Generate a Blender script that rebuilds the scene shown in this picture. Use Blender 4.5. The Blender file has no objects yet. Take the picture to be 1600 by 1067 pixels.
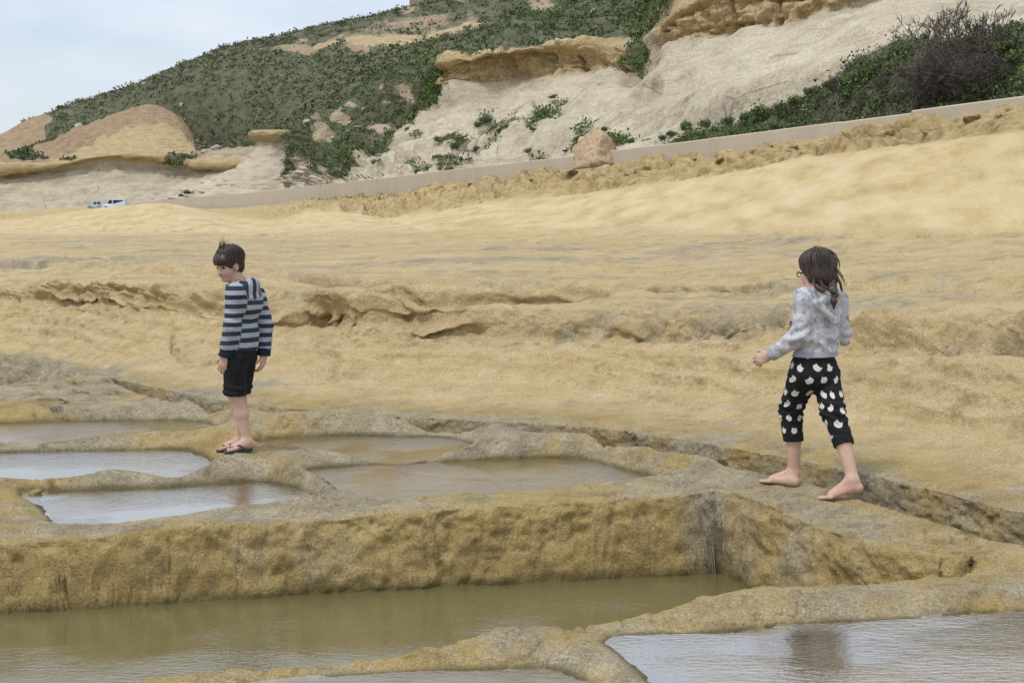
import bpy, bmesh, math, random
import numpy as np
from mathutils import Vector, Matrix

random.seed(7); rng = np.random.default_rng(11)
scene = bpy.context.scene
R = math.radians

# ------------------------------------------------------------------ camera, sky, sun, exposure
F, H, U0, V0 = 2400.0, 1.64, 800.0, 325.0        # focal length in photo pixels, eye height, principal column, horizon row
cam_data = bpy.data.cameras.new('camera')
cam = bpy.data.objects.new('camera', cam_data)
scene.collection.objects.link(cam)
cam.location = (0, 0, H); cam.rotation_euler = (R(90), 0, 0)
cam_data.sensor_width = 36; cam_data.lens = F / 1600 * 36
cam_data.shift_y = -(533.5 - V0) / 1600
cam_data.clip_start = 0.05; cam_data.clip_end = 3000
scene.camera = cam

SUN_EL, SUN_AZ = 62, 222                           # degrees; azimuth clockwise from +Y, so behind the camera on its left
world = bpy.data.worlds.new('World'); scene.world = world; world.use_nodes = True
wn, wl = world.node_tree.nodes, world.node_tree.links
wn.clear()
w_out = wn.new('ShaderNodeOutputWorld'); w_bg = wn.new('ShaderNodeBackground')
sky = wn.new('ShaderNodeTexSky'); sky.sky_type = 'NISHITA'; sky.sun_disc = False
sky.sun_elevation = R(SUN_EL); sky.sun_rotation = R(SUN_AZ)
w_co = wn.new('ShaderNodeTexCoord')
w_map = wn.new('ShaderNodeMapping'); w_map.inputs['Scale'].default_value = (1, 1, 2.6)
w_noise = wn.new('ShaderNodeTexNoise'); w_noise.inputs['Scale'].default_value = 4.2
w_noise.inputs['Detail'].default_value = 5; w_noise.inputs['Roughness'].default_value = .55
w_ramp = wn.new('ShaderNodeValToRGB')              # cloud cover: nearly closed, a few thin bluish places
w_ramp.color_ramp.elements[0].position = .36; w_ramp.color_ramp.elements[0].color = (.45, .45, .45, 1)
w_ramp.color_ramp.elements[1].position = .60; w_ramp.color_ramp.elements[1].color = (1, 1, 1, 1)
w_sep = wn.new('ShaderNodeSeparateXYZ')
w_el = wn.new('ShaderNodeMapRange')                # overcast sky: brighter towards the zenith
w_el.inputs['From Min'].default_value = 0; w_el.inputs['From Max'].default_value = 1
w_el.inputs['To Min'].default_value = 5.9; w_el.inputs['To Max'].default_value = 10.0
w_cloud = wn.new('ShaderNodeVectorMath'); w_cloud.operation = 'SCALE'
w_cloud.inputs[0].default_value = (.90, .97, 1.09)
w_mix = wn.new('ShaderNodeMixRGB')
wl.new(w_co.outputs['Generated'], w_map.inputs['Vector']); wl.new(w_map.outputs['Vector'], w_noise.inputs['Vector'])
wl.new(w_noise.outputs['Fac'], w_ramp.inputs['Fac'])
wl.new(w_co.outputs['Generated'], w_sep.inputs[0]); wl.new(w_sep.outputs['Z'], w_el.inputs['Value'])
wl.new(w_el.outputs['Result'], w_cloud.inputs['Scale'])
wl.new(w_ramp.outputs['Color'], w_mix.inputs['Fac'])
wl.new(sky.outputs['Color'], w_mix.inputs['Color1']); wl.new(w_cloud.outputs['Vector'], w_mix.inputs['Color2'])
wl.new(w_mix.outputs['Color'], w_bg.inputs['Color']); w_bg.inputs['Strength'].default_value = .115
wl.new(w_bg.outputs['Background'], w_out.inputs['Surface'])

sun_data = bpy.data.lights.new('sun', 'SUN'); sun_data.energy = 1.5; sun_data.angle = R(12); sun_data.color = (1, .96, .9)
sun = bpy.data.objects.new('sun', sun_data); scene.collection.objects.link(sun)
sun.rotation_euler = (R(90 - SUN_EL), 0, R(180 - SUN_AZ)); sun.location = (-6, -6, 12)

vs = scene.view_settings
vs.view_transform = 'Standard'; vs.look = 'None'; vs.exposure = 0.28; vs.gamma = 1; vs.use_curve_mapping = False

# ------------------------------------------------------------------ helpers
def link(o, parent=None):
    scene.collection.objects.link(o)
    if parent: o.parent = parent
    return o

def tag(o, label=None, cat=None, group=None, kind=None):
    if label: o['label'] = label
    if cat: o['category'] = cat
    if group: o['group'] = group
    if kind: o['kind'] = kind
    return o

def empty(name, loc, rz=0):
    o = bpy.data.objects.new(name, None); o.location = loc; o.rotation_euler = (0, 0, rz)
    o.empty_display_size = .2
    return link(o)

def mesh_np(name, V, Q, mat=None, parent=None, attrs=None, smooth=True):
    """one mesh object from numpy vertices and an (n,4) or (n,3) face array"""
    V = np.asarray(V, np.float32); Q = np.asarray(Q, np.int32)
    me = bpy.data.meshes.new(name)
    k = Q.shape[1]
    me.vertices.add(len(V)); me.vertices.foreach_set('co', V.ravel())
    me.loops.add(Q.size); me.loops.foreach_set('vertex_index', Q.ravel())
    me.polygons.add(len(Q)); me.polygons.foreach_set('loop_start', np.arange(0, Q.size, k, dtype=np.int32))
    me.update(calc_edges=True); me.validate()
    if smooth: me.polygons.foreach_set('use_smooth', np.ones(len(me.polygons), bool))
    for n, a in (attrs or {}).items():
        a = np.asarray(a, np.float32)
        if a.ndim == 1:
            at = me.attributes.new(n, 'FLOAT', 'POINT'); at.data.foreach_set('value', a)
        else:
            at = me.attributes.new(n, 'FLOAT_VECTOR', 'POINT'); at.data.foreach_set('vector', a.ravel())
    if mat: me.materials.append(mat)
    o = bpy.data.objects.new(name, me)
    return link(o, parent)

def bm_obj(name, bm, mat=None, parent=None, smooth=False):
    me = bpy.data.meshes.new(name); bm.normal_update(); bm.to_mesh(me); bm.free()
    if smooth:
        for p in me.polygons: p.use_smooth = True
    if mat: me.materials.append(mat)
    return link(bpy.data.objects.new(name, me), parent)

def grid_quads(nr, nc, wrap=False):
    i = np.arange(nr - 1)[:, None]; j = np.arange(nc if wrap else nc - 1)[None, :]
    j2 = (j + 1) % nc
    return np.stack([i * nc + j, i * nc + j2, (i + 1) * nc + j2, (i + 1) * nc + j], -1).reshape(-1, 4)

def hash2(ix, iy, s):
    n = (ix.astype(np.int64) * 374761393 + iy.astype(np.int64) * 668265263 + s * 974634777) & 0x7fffffff
    n = ((n ^ (n >> 13)) * 1274126177) & 0x7fffffff
    n = ((n ^ (n >> 16)) * 668265263) & 0x7fffffff
    return ((n ^ (n >> 15)) & 0xffffff).astype(np.float32) / float(0xffffff)

def hash3(ix, iy, iz, s): return hash2(ix + iz * 7919, iy - iz * 104729, s)

def noise2(x, y, s=0):
    """smooth value noise, -1..1"""
    ix, iy = np.floor(x), np.floor(y); fx, fy = x - ix, y - iy
    fx = fx * fx * fx * (fx * (fx * 6 - 15) + 10); fy = fy * fy * fy * (fy * (fy * 6 - 15) + 10)
    ix = ix.astype(np.int64); iy = iy.astype(np.int64)
    a = hash2(ix, iy, s) * (1 - fx) + hash2(ix + 1, iy, s) * fx
    b = hash2(ix, iy + 1, s) * (1 - fx) + hash2(ix + 1, iy + 1, s) * fx
    return (a * (1 - fy) + b * fy) * 2 - 1

def noise3(x, y, z, s=0):
    ix, iy, iz = np.floor(x), np.floor(y), np.floor(z); fx, fy, fz = x - ix, y - iy, z - iz
    fx = fx * fx * (3 - 2 * fx); fy = fy * fy * (3 - 2 * fy); fz = fz * fz * (3 - 2 * fz)
    ix = ix.astype(np.int64); iy = iy.astype(np.int64); iz = iz.astype(np.int64)
    out = 0
    for dz, wz in ((0, 1 - fz), (1, fz)):
        a = hash3(ix, iy, iz + dz, s) * (1 - fx) + hash3(ix + 1, iy, iz + dz, s) * fx
        b = hash3(ix, iy + 1, iz + dz, s) * (1 - fx) + hash3(ix + 1, iy + 1, iz + dz, s) * fx
        out = out + (a * (1 - fy) + b * fy) * wz
    return out * 2 - 1

def fbm2(x, y, o=4, s=0, g=.5):
    t, a, n = 0, 1, 0
    for k in range(o):
        t = t + a * noise2(x * 2 ** k + 17.3 * k, y * 2 ** k - 9.1 * k, s + k); n += a; a *= g
    return t / n

def fbm3(x, y, z, o=3, s=0, g=.5):
    t, a, n = 0, 1, 0
    for k in range(o):
        t = t + a * noise3(x * 2 ** k + 17.3 * k, y * 2 ** k - 9.1 * k, z * 2 ** k + 3.7 * k, s + k); n += a; a *= g
    return t / n

def cell2(x, y, s=0):
    """distance to the nearest jittered cell point"""
    ix, iy = np.floor(x).astype(np.int64), np.floor(y).astype(np.int64)
    best = np.full(np.shape(x), 9., np.float32)
    for dx in (-1, 0, 1):
        for dy in (-1, 0, 1):
            px = ix + dx + hash2(ix + dx, iy + dy, s); py = iy + dy + hash2(ix + dx, iy + dy, s + 5)
            best = np.minimum(best, (px - x) ** 2 + (py - y) ** 2)
    return np.sqrt(best)

def sstep(a, b, x):
    t = np.clip((x - a) / (b - a), 0, 1); return t * t * (3 - 2 * t)

def smin(a, b, k):
    h = np.clip(.5 + .5 * (b - a) / k, 0, 1); return b * (1 - h) + a * h - k * h * (1 - h)

def pchip_m(x, y):
    """Fritsch-Carlson tangents along axis 0"""
    h = np.diff(x, axis=0); d = np.diff(y, axis=0) / h
    m = np.zeros_like(y)
    m[0], m[-1] = d[0], d[-1]
    if len(y) > 2:
        w1 = 2 * h[1:] + h[:-1]; w2 = h[1:] + 2 * h[:-1]
        with np.errstate(divide='ignore', invalid='ignore'):
            hm = (w1 + w2) / (w1 / d[:-1] + w2 / d[1:])
        m[1:-1] = np.where(d[:-1] * d[1:] > 0, hm, 0)
    return m

def pchip(x, y, q):
    x = np.asarray(x, float); y = np.asarray(y, float)
    m = pchip_m(x, y)
    q = np.asarray(q, float); i = np.clip(np.searchsorted(x, q) - 1, 0, len(x) - 2)
    h = x[i + 1] - x[i]; t = np.clip((q - x[i]) / h, 0, 1)
    return ((1 + 2 * t) * (1 - t) ** 2 * y[i] + t * (1 - t) ** 2 * h * m[i]
            + t * t * (3 - 2 * t) * y[i + 1] + t * t * (t - 1) * h * m[i + 1])

def zpix(v, Y): return H - (v - V0) * Y / F
def xpix(u, Y): return (u - U0) / F * Y
def P3(u, v, Y): return Vector((xpix(u, Y), Y, zpix(v, Y)))
def on_level(u, v, z):
    Y = (H - z) * F / (v - V0); return (xpix(u, Y), Y)

def inpoly(x, y, poly):
    ins = np.zeros(np.shape(x), bool); n = len(poly)
    for i in range(n):
        x0, y0 = poly[i]; x1, y1 = poly[(i + 1) % n]
        c = ((y0 > y) != (y1 > y)) & (x < (x1 - x0) * (y - y0) / (y1 - y0 + 1e-12) + x0)
        ins ^= c
    return ins

def sdpoly(x, y, poly):
    d = np.full(np.shape(x), 1e9); n = len(poly)
    for i in range(n):
        ax, ay = poly[i]; bx, by = poly[(i + 1) % n]
        ex, ey = bx - ax, by - ay
        t = np.clip(((x - ax) * ex + (y - ay) * ey) / (ex * ex + ey * ey + 1e-12), 0, 1)
        d = np.minimum(d, (x - ax - t * ex) ** 2 + (y - ay - t * ey) ** 2)
    return np.where(inpoly(x, y, poly), -1, 1) * np.sqrt(d)

def rounded(poly, it=2):
    for _ in range(it):
        q = []
        for i in range(len(poly)):
            a, b = poly[i], poly[(i + 1) % len(poly)]
            q += [(a[0] * .8 + b[0] * .2, a[1] * .8 + b[1] * .2), (a[0] * .2 + b[0] * .8, a[1] * .2 + b[1] * .8)]
        poly = q
    return poly

# ------------------------------------------------------------------ material helper
class NT:
    def __init__(s, name):
        s.m = bpy.data.materials.new(name); s.m.use_nodes = True
        s.n, s.l = s.m.node_tree.nodes, s.m.node_tree.links
        s.b = s.n['Principled BSDF']; s.out = s.n['Material Output']
        s.b.inputs['Roughness'].default_value = .85
        s.b.inputs['Specular IOR Level'].default_value = .25
        s._co = None
    def put(s, sock, v):
        if hasattr(v, 'is_linked'): s.l.new(v, sock)
        elif isinstance(v, (tuple, list)) and len(v) == 3 and sock.type == 'RGBA': sock.default_value = (*v, 1)
        else: sock.default_value = v
    def co(s, kind='Object', scale=None):
        if s._co is None: s._co = s.n.new('ShaderNodeTexCoord')
        o = s._co.outputs[kind]
        if scale is not None:
            mp = s.n.new('ShaderNodeMapping'); mp.inputs['Scale'].default_value = scale
            s.l.new(o, mp.inputs['Vector']); o = mp.outputs['Vector']
        return o
    def noise(s, scale, detail=4, rough=.55, vec=None, col=False):
        t = s.n.new('ShaderNodeTexNoise'); t.inputs['Scale'].default_value = scale
        t.inputs['Detail'].default_value = detail; t.inputs['Roughness'].default_value = rough
        s.l.new(vec if vec is not None else s.co(), t.inputs['Vector'])
        return t.outputs['Color' if col else 'Fac']
    def voro(s, scale, vec=None, out='Distance', feature='F1'):
        t = s.n.new('ShaderNodeTexVoronoi'); t.feature = feature; t.inputs['Scale'].default_value = scale
        s.l.new(vec if vec is not None else s.co(), t.inputs['Vector']); return t.outputs[out]
    def ramp(s, fac, stops):
        r = s.n.new('ShaderNodeValToRGB'); e = r.color_ramp.elements
        while len(e) < len(stops): e.new(.5)
        for el, (p, c) in zip(e, stops):
            el.position = p; el.color = (*c, 1) if isinstance(c, tuple) else (c, c, c, 1)
        s.put(r.inputs['Fac'], fac); return r.outputs['Color']
    def mix(s, fac, a, b, mode='MIX'):
        m = s.n.new('ShaderNodeMixRGB'); m.blend_type = mode
        s.put(m.inputs['Fac'], fac); s.put(m.inputs['Color1'], a); s.put(m.inputs['Color2'], b)
        return m.outputs['Color']
    def math(s, op, a, b=0., c=None, clamp=False):
        m = s.n.new('ShaderNodeMath'); m.operation = op; m.use_clamp = clamp
        s.put(m.inputs[0], a); s.put(m.inputs[1], b)
        if c is not None: s.put(m.inputs[2], c)
        return m.outputs[0]
    def attr(s, name, out='Fac'):
        a = s.n.new('ShaderNodeAttribute'); a.attribute_name = name; return a.outputs[out]
    def bump(s, height, strength=.5, dist=.02, prev=None):
        b = s.n.new('ShaderNodeBump'); b.inputs['Strength'].default_value = strength; b.inputs['Distance'].default_value = dist
        s.put(b.inputs['Height'], height)
        if prev is not None: s.l.new(prev, b.inputs['Normal'])
        return b.outputs['Normal']
    def done(s, col, rough=None, normal=None):
        s.put(s.b.inputs['Base Color'], col)
        if rough is not None: s.put(s.b.inputs['Roughness'], rough)
        if normal is not None: s.l.new(normal, s.b.inputs['Normal'])
        return s.m

def simple(name, col, rough=.7, var=.12, scale=30, bump=0):
    t = NT(name); n = t.noise(scale)
    lo = tuple(c * (1 - var) for c in col); hi = tuple(min(1, c * (1 + var)) for c in col)
    return t.done(t.ramp(n, [(.3, lo), (.7, hi)]), rough, t.bump(n, bump, .01) if bump else None)

# ================================================================== TERRAIN
# wall / road line: (photo column, distance in metres, photo row of the wall's top)
WALL = [(200, 255, 318.5), (300, 185, 309), (400, 140, 300), (500, 107, 289), (600, 80, 278), (700, 66, 266), (800, 54.5, 254.5), (900, 45.2, 243),
        (1000, 39.3, 230), (1150, 33.2, 211), (1280, 29.3, 194.5), (1400, 26.3, 179), (1600, 22.5, 153), (1900, 18.3, 112), (2300, 14.9, 60)]
def wall_Y(u):
    a = np.array(WALL); return np.exp(pchip(a[:, 0], np.log(a[:, 1]), u))
def wall_top(u):
    a = np.array(WALL); return pchip(a[:, 0], a[:, 2], u)

ROWS = [  # each semantic line of the shelf, from the channel behind the pans to the road wall: (column, row, distance)
 [(-700, 548, 20.4), (0, 568, 17.8), (120, 581, 16.3), (250, 606, 14.4), (380, 629, 13.3), (500, 640, 12.8), (650, 651, 12.35), (900, 664, 11.6), (1020, 678, 10.9), (1150, 700, 10.2), (1270, 722, 9.6), (1400, 750, 8.95), (1600, 800, 8.0), (2300, 920, 6.4)],
 [(-700, 527, 21.3), (0, 541, 18.7), (250, 577, 15.3), (500, 602, 13.9), (650, 612, 13.5), (900, 622, 12.9), (1150, 642, 11.4), (1400, 676, 10.2), (1600, 706, 9.2), (2300, 795, 7.5)],
 [(-700, 468, 22.4), (0, 482, 19.7), (250, 494, 16.8), (400, 500, 15.9), (465, 502, 15.9), (540, 540, 14.4), (650, 540, 14.3), (900, 545, 13.7), (1150, 545, 12.3), (1400, 560, 11.1), (1600, 566, 10.1), (2300, 590, 8.5)],
 [(-700, 432, 23.1), (0, 446, 20.3), (180, 441, 18.1), (250, 447, 17.3), (400, 455, 16.6), (465, 462, 16.7), (540, 452, 15.0), (600, 451, 14.9), (680, 472, 14.8), (780, 480, 14.6), (900, 490, 14.3), (1150, 486, 13.0), (1400, 494, 11.8), (1600, 498, 10.8), (2300, 510, 9.1)],
 [(-700, 412, 25.4), (0, 420, 22.0), (250, 424, 19.2), (400, 434, 17.9), (465, 444, 17.6), (540, 449, 16.8), (640, 470, 16.0), (760, 474, 15.9), (900, 466, 15.8), (1000, 456, 15.6), (1150, 455, 14.9), (1400, 450, 13.8), (1600, 446, 12.8), (2300, 446, 10.8)],
 [(-700, 406, 26.4), (0, 408, 23.0), (250, 412, 20.2), (400, 420, 19.0), (540, 432, 17.4), (640, 441, 16.5), (760, 437, 16.5), (900, 441, 16.4), (1000, 442, 16.1), (1150, 438, 15.5), (1400, 433, 14.6), (1600, 430, 13.7), (2300, 428, 11.6)],
 [(-700, 365, 45), (0, 367, 40), (250, 366, 38), (500, 363, 34), (650, 361, 30), (900, 363, 25), (1150, 366, 21), (1400, 365, 18), (1600, 362, 16.4), (2300, 352, 13)],
 [(-700, 348, 70), (0, 346, 66), (100, 334, 64), (180, 323, 62), (250, 318.5, 60), (300, 325, 59), (370, 341, 57), (430, 345, 56), (485, 331, 55), (540, 333, 53), (600, 340, 50), (680, 329, 45), (780, 317, 40), (900, 303, 36), (1020, 288, 31.5), (1150, 268, 28.2), (1280, 245, 25.4), (1400, 230, 23.0), (1600, 207, 19.9), (1900, 180, 16.2), (2300, 130, 13.6)],
]
r9 = []
for u in (-700, -300, 0, 120, 200, 300, 400, 500, 600, 700, 800, 900, 1000, 1150, 1280, 1400, 1600, 1900, 2300):
    if u < 200: r9.append((u, 337 if u < 100 else 331, 110 if u < 0 else 120 + u * .25))
    else:
        base = np.interp(u, [200, 300, 400, 500, 600, 700, 800, 900, 1000, 1150, 1280, 1400, 1600, 1900, 2300],
                         [327, 328, 323, 315, 307, 293, 282, 272, 261, 240, 219, 201, 173, 136, 88])
        r9.append((u, base, float(wall_Y(u)) * .985 - .25))
ROWS.append(r9)
ROWS.append([(u, v + (2 if u >= 200 else -6), (Y + .6) if u >= 200 else 262) for u, v, Y in r9])

cols = np.concatenate([np.arange(-700, -100, 9), np.arange(-100, 1700, 3), np.arange(1700, 2301, 9)]).astype(float)
NC = len(cols)
RY = np.array([np.exp(pchip([p[0] for p in r], np.log([p[2] for p in r]), cols)) for r in ROWS])
RV = np.array([pchip([p[0] for p in r], [p[1] for p in r], cols) for r in ROWS])
for k in range(1, len(ROWS)): RY[k] = np.maximum(RY[k], RY[k - 1] + .3)
RZ = H - (RV - V0) * RY / F
NSEG = [36, 60, 66, 44, 40, 96, 64, 110, 6]
NEAR = 560

# near part: channel and pans, rows run from 4 m to the channel's outer lip
tn = np.linspace(0, 1, NEAR, endpoint=False)[:, None]
Yn = 4.0 + (RY[0][None] - 4.0) * tn
Un = np.broadcast_to(cols[None], Yn.shape)
Xn = (Un - U0) / F * Yn
def z_base(X, Y): return -.028 * np.clip(1.2 - X, 0, 4.2) * sstep(12.5, 8.8, Y) - .11 * sstep(-1.7, -2.6, X) * sstep(10.9, 12, Y) * sstep(15.4, 14.2, Y)
POOLS = []   # polygon in world metres, water level, bank width, bank height limit, floor depth
def pool(pix, dz, w, depth, absolute=None, it=2):
    c = np.mean([on_level(u, v, -.06) for u, v in pix], axis=0)
    zw = absolute if absolute is not None else float(z_base(c[0], c[1])) + dz
    pw = np.array([on_level(u, v, zw) for u, v in pix]); dv = pw - pw.mean(0); pw = pw + dv / np.linalg.norm(dv, axis=1, keepdims=True) * np.array([.06, .035])
    POOLS.append((rounded([tuple(p) for p in pw], it), zw, w, depth))
near_rim = [(-250, 1092), (0, 1066), (150, 1052), (250, 1041), (450, 1030), (530, 1030), (600, 1021), (700, 1005), (790, 988), (870, 980), (930, 980), (1000, 968), (1120, 950), (1200, 937), (1330, 924), (1440, 908), (1520, 897)]
zq = -.47
far_edge = [on_level(u, v, zq) for u, v in [(-300, 975), (0, 957), (180, 948), (350, 937), (560, 925), (800, 911), (1000, 903), (1090, 898), (1128, 896)]]
side_edge = [on_level(u, v, zq) for u, v in [(1138, 901), (1165, 915), (1214, 938)]] + [(1.66, 7.62), (1.90, 7.22), (2.02, 7.02)]
inner = [(x, y + .17) for x, y in (on_level(u, v, -.03) for u, v in reversed(near_rim))]
POOLS.append((rounded(far_edge + side_edge + inner, 1), zq, .11, .20))
pool([(40, 764), (130, 768), (220, 765), (300, 759), (395, 752), (455, 764), (525, 798), (450, 803), (330, 812), (250, 822), (170, 826), (105, 822), (80, 796), (45, 776)], -.08, .19, .09, it=1)
pool([(-160, 706), (0, 708), (140, 705), (285, 703), (308, 716), (322, 729), (296, 745), (262, 752), (190, 747), (120, 752), (40, 753), (-160, 752)], -.08, .22, .07, it=1)
pool([(-160, 664), (20, 661), (150, 659), (300, 657), (330, 667), (346, 681), (290, 690), (150, 693), (20, 701), (-160, 700)], -.085, .24, .06, it=1)
pool([(394, 691), (440, 684), (560, 681), (680, 684), (738, 697), (700, 710), (630, 721), (590, 722), (545, 712), (480, 705), (425, 703)], -.085, .24, .07, it=1)
pool([(484, 734), (560, 727), (640, 724), (720, 721), (850, 716), (905, 718), (965, 736), (1042, 758), (990, 764), (850, 769), (700, 779), (610, 788), (570, 778), (535, 757)], -.08, .22, .08, it=1)
pool([(965, 999), (1100, 991), (1200, 984), (1400, 971), (1600, 956), (2000, 930), (2300, 1000), (2300, 1250), (1120, 1250), (1062, 1085), (1020, 1040)], -.055, .24, .08, it=1)
pool([(380, 1076), (520, 1062), (640, 1056), (760, 1048), (850, 1045), (895, 1067), (930, 1110), (960, 1250), (300, 1250)], -.05, .22, .08)
pool([(-300, 600), (-100, 622), (0, 638), (50, 650), (84, 660), (0, 664), (-160, 663), (-300, 668)], 0, .26, .15, absolute=-.46)

def near_height(X, Y, r1y, r1z, u):
    n1 = fbm2(X * 1.1, Y * 1.1, 3, 3)
    base = z_base(X, Y) + .035 * n1 + .016 * fbm2(X * 5, Y * 5, 3, 8)
    base = base + .10 * np.exp(-(((X + 4.2) / 1.8) ** 2 + ((Y - 15.9) / 1.1) ** 2)) 
    w = sstep(.95, .1, r1y - Y); base = base * (1 - w) + r1z * w
    dep = np.interp(u, [-700, 0, 150, 420, 650, 800, 1000, 2300], [.30, .30, .32, .24, .22, .30, .42, .46])
    wid = np.interp(u, [-700, 400, 700, 1000, 1340, 2300], [.62, .50, .46, .54, .60, .62]) * (1 + .15 * fbm2(X * 1.7, Y * 1.7, 2, 40))
    q = (r1y - Y) / wid
    base = base - dep * sstep(.01, .20, q) * (1 - sstep(.5, 1.18, q))
    xj = X + .035 * fbm2(X * 2.3, Y * 2.3, 2, 21); yj = Y + .035 * fbm2(X * 2.3, Y * 2.3, 2, 22)
    RIM = (.0, .030, .035, .06, .06, .05, .035, .02, .05, 0); SX = (.5, .95, .95, .85, .45, .75, .45, .45, .45, .45); SY = (.75, .12, .40, .25, .75, .35, .75, .75, .75, .75)          # worn kerb raised along the far and right side of each pan
    DD = []
    for pi, (poly, zw, wd, depth) in enumerate(POOLS):
        px = np.array(poly); lo_, hi_ = px.min(0), px.max(0); c_ = px.mean(0); h_ = (hi_ - lo_) / 2
        m = (X > lo_[0] - .6) & (X < hi_[0] + .6) & (Y > lo_[1] - .6) & (Y < hi_[1] + .6)
        d = sdpoly(xj[m], yj[m], poly) if m.any() else None
        DD.append((m, d))
        if d is None: continue
        side = sstep(-.1, .8, SY[pi] * (Y[m] - c_[1]) / h_[1] + SX[pi] * (X[m] - c_[0]) / h_[0])
        base[m] = base[m] + RIM[pi] * side * np.exp(-((d - .17) / .13) ** 2)
    z = base.copy(); wet = np.zeros(z.shape); bed = np.zeros(z.shape); big = np.full(z.shape, 9.)
    for pi, (poly, zw, wd, depth) in enumerate(POOLS):
        m, d = DD[pi]
        if d is None: continue
        b = base[m]; rise = np.maximum(b - zw, .015)
        t = np.clip(d / wd, 0, 1)
        prof = 1 - (1 - t) ** 2.4 if depth > .12 else 1 - (1 - t) ** 1.7
        out = zw + rise * prof + np.maximum(d - wd, 0) * 1.5
        ins = zw - depth * np.clip(-d / .16, 0, 1) ** .7
        h = np.where(d > 0, out, ins)
        z[m] = smin(z[m], h, .02)
        wet[m] = np.maximum(wet[m], np.exp(-(np.maximum(d, 0) / .03) ** 2) * np.exp(-((z[m] - zw) / .045) ** 2) * (d > -.2))
        if pi == 0: big[m] = d
        bed[m] = np.maximum(bed[m], sstep(.02, -.04, d))
    return z, wet, big, bed

# rows gather where the ground is steep, so the pan walls get enough faces
NF = 800
Yq = 4.0 + (RY[0][None] - 4.0) * np.linspace(0, 1, NF)[:, None]; cq = np.arange(0, NC, 2)
Zq = near_height((cols[None, cq] - U0) / F * Yq[:, cq], Yq[:, cq], RY[0][None, cq], RZ[0][None, cq], np.broadcast_to(cols[None, cq], (NF, len(cq))))[0]
ds = np.hypot(np.diff(Yq[:, cq], axis=0) * .45, np.diff(Zq, axis=0) * 1.7); S = np.concatenate([np.zeros((1, len(cq))), np.cumsum(ds, 0)]); S = S / S[-1:]
ker = np.hanning(27)[1:-1]; ker /= ker.sum()
S = np.stack([np.convolve(np.pad(r, 12, mode='edge'), ker, 'valid') for r in S])
S = np.stack([np.interp(np.arange(NC), cq, r) for r in S])
Yn = np.stack([np.interp(np.linspace(0, 1, NEAR, endpoint=False), S[:, j], Yq[:, j]) for j in range(NC)], 1)
Un = np.broadcast_to(cols[None], Yn.shape); Xn = (Un - U0) / F * Yn
Zn, WET, BIG, BED = near_height(Xn, Yn, RY[0][None], RZ[0][None], Un)

# far part: lofted along the semantic lines, monotone in distance
segs_Y, segs_T = [], []
M = pchip_m(RY, RZ)
Zf, Yf, Tf = [], [], []
for k, ns in enumerate(NSEG):
    t = np.linspace(0, 1, ns, endpoint=(k == len(NSEG) - 1))[:, None]
    h = (RY[k + 1] - RY[k])[None]
    Yf.append(RY[k][None] + h * t)
    Zf.append((1 + 2 * t) * (1 - t) ** 2 * RZ[k] + t * (1 - t) ** 2 * h * M[k] + t * t * (3 - 2 * t) * RZ[k + 1] + t * t * (t - 1) * h * M[k + 1])
    Tf.append(np.broadcast_to(k + t, Yf[-1].shape))
Yf = np.concatenate(Yf); Zf = np.concatenate(Zf); Tf = np.concatenate(Tf)
Uf = np.broadcast_to(cols[None], Yf.shape); Xf = (Uf - U0) / F * Yf
Vf = V0 + (H - Zf) * F / Yf
rough_t = np.interp(Tf, [0, 1, 1.7, 2.3, 3.0, 3.3, 3.9, 5, 6, 6.5, 7, 7.15, 8, 9], [.15, .15, .4, 1.2, 1.1, .4, .8, .35, .22, .12, .15, 1, 1, .3])
fade = np.clip(14 / Yf, .4, 1)
Zf = Zf + (.05 * fbm2(Xf * .8, Yf * .5, 3, 50) + .03 * fbm2(Xf * 2.6, Yf * 1.4, 3, 51)) * sstep(0, .5, Tf) * np.clip(rough_t + .25, 0, 1)
# bedding: thin near-horizontal benches
bed = sstep(.6, 1.6, Tf) * (1 - sstep(5.8, 6.4, Tf))
Zf = Zf + bed * .014 * np.sin(Zf * 46 + 3.2 * fbm2(Xf * .7, Yf * .7, 3, 60)) * (1 + fbm2(Xf * 1.3, Yf * 1.3, 2, 61))
Zf = Zf + bed * .022 * np.abs(fbm2(Xf * 1.3, Yf * 3.4, 4, 64)) * rough_t
# cracks and small ledges traced on the shelf
CR = [([(1215, 361), (1262, 362), (1290, 371), (1340, 368), (1390, 362), (1432, 368), (1462, 371), (1530, 362), (1620, 358)], .10, 3.0),
      ([(165, 357), (190, 361), (270, 362), (300, 364)], .12, 1.5), ([(335, 362), (380, 365), (445, 368)], .14, 1.6), ([(105, 402), (150, 400), (172, 404)], .07, 2.4),
      ([(600, 342), (640, 355), (700, 364), (800, 371), (850, 377), (905, 380)], .10, 1.8), ([(1010, 452), (1080, 446), (1140, 450), (1205, 440)], .09, 3.0),
      ([(272, 515), (268, 540), (285, 560), (320, 567), (372, 553)], .06, 3.0), ([(1150, 358), (1180, 357), (1212, 358)], .05, 1.2),
      ([(620, 452), (660, 470), (720, 474), (800, 468), (870, 462), (945, 460)], .10, 5), ([(1320, 395), (1400, 402), (1470, 398)], .04, 1.5), ([(20, 380), (90, 379), (140, 381)], .05, 1.2),
      ([(700, 372), (760, 378), (870, 381)], .05, 1.2), ([(520, 458), (490, 480), (455, 505), (425, 530)], .03, 5)]
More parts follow.
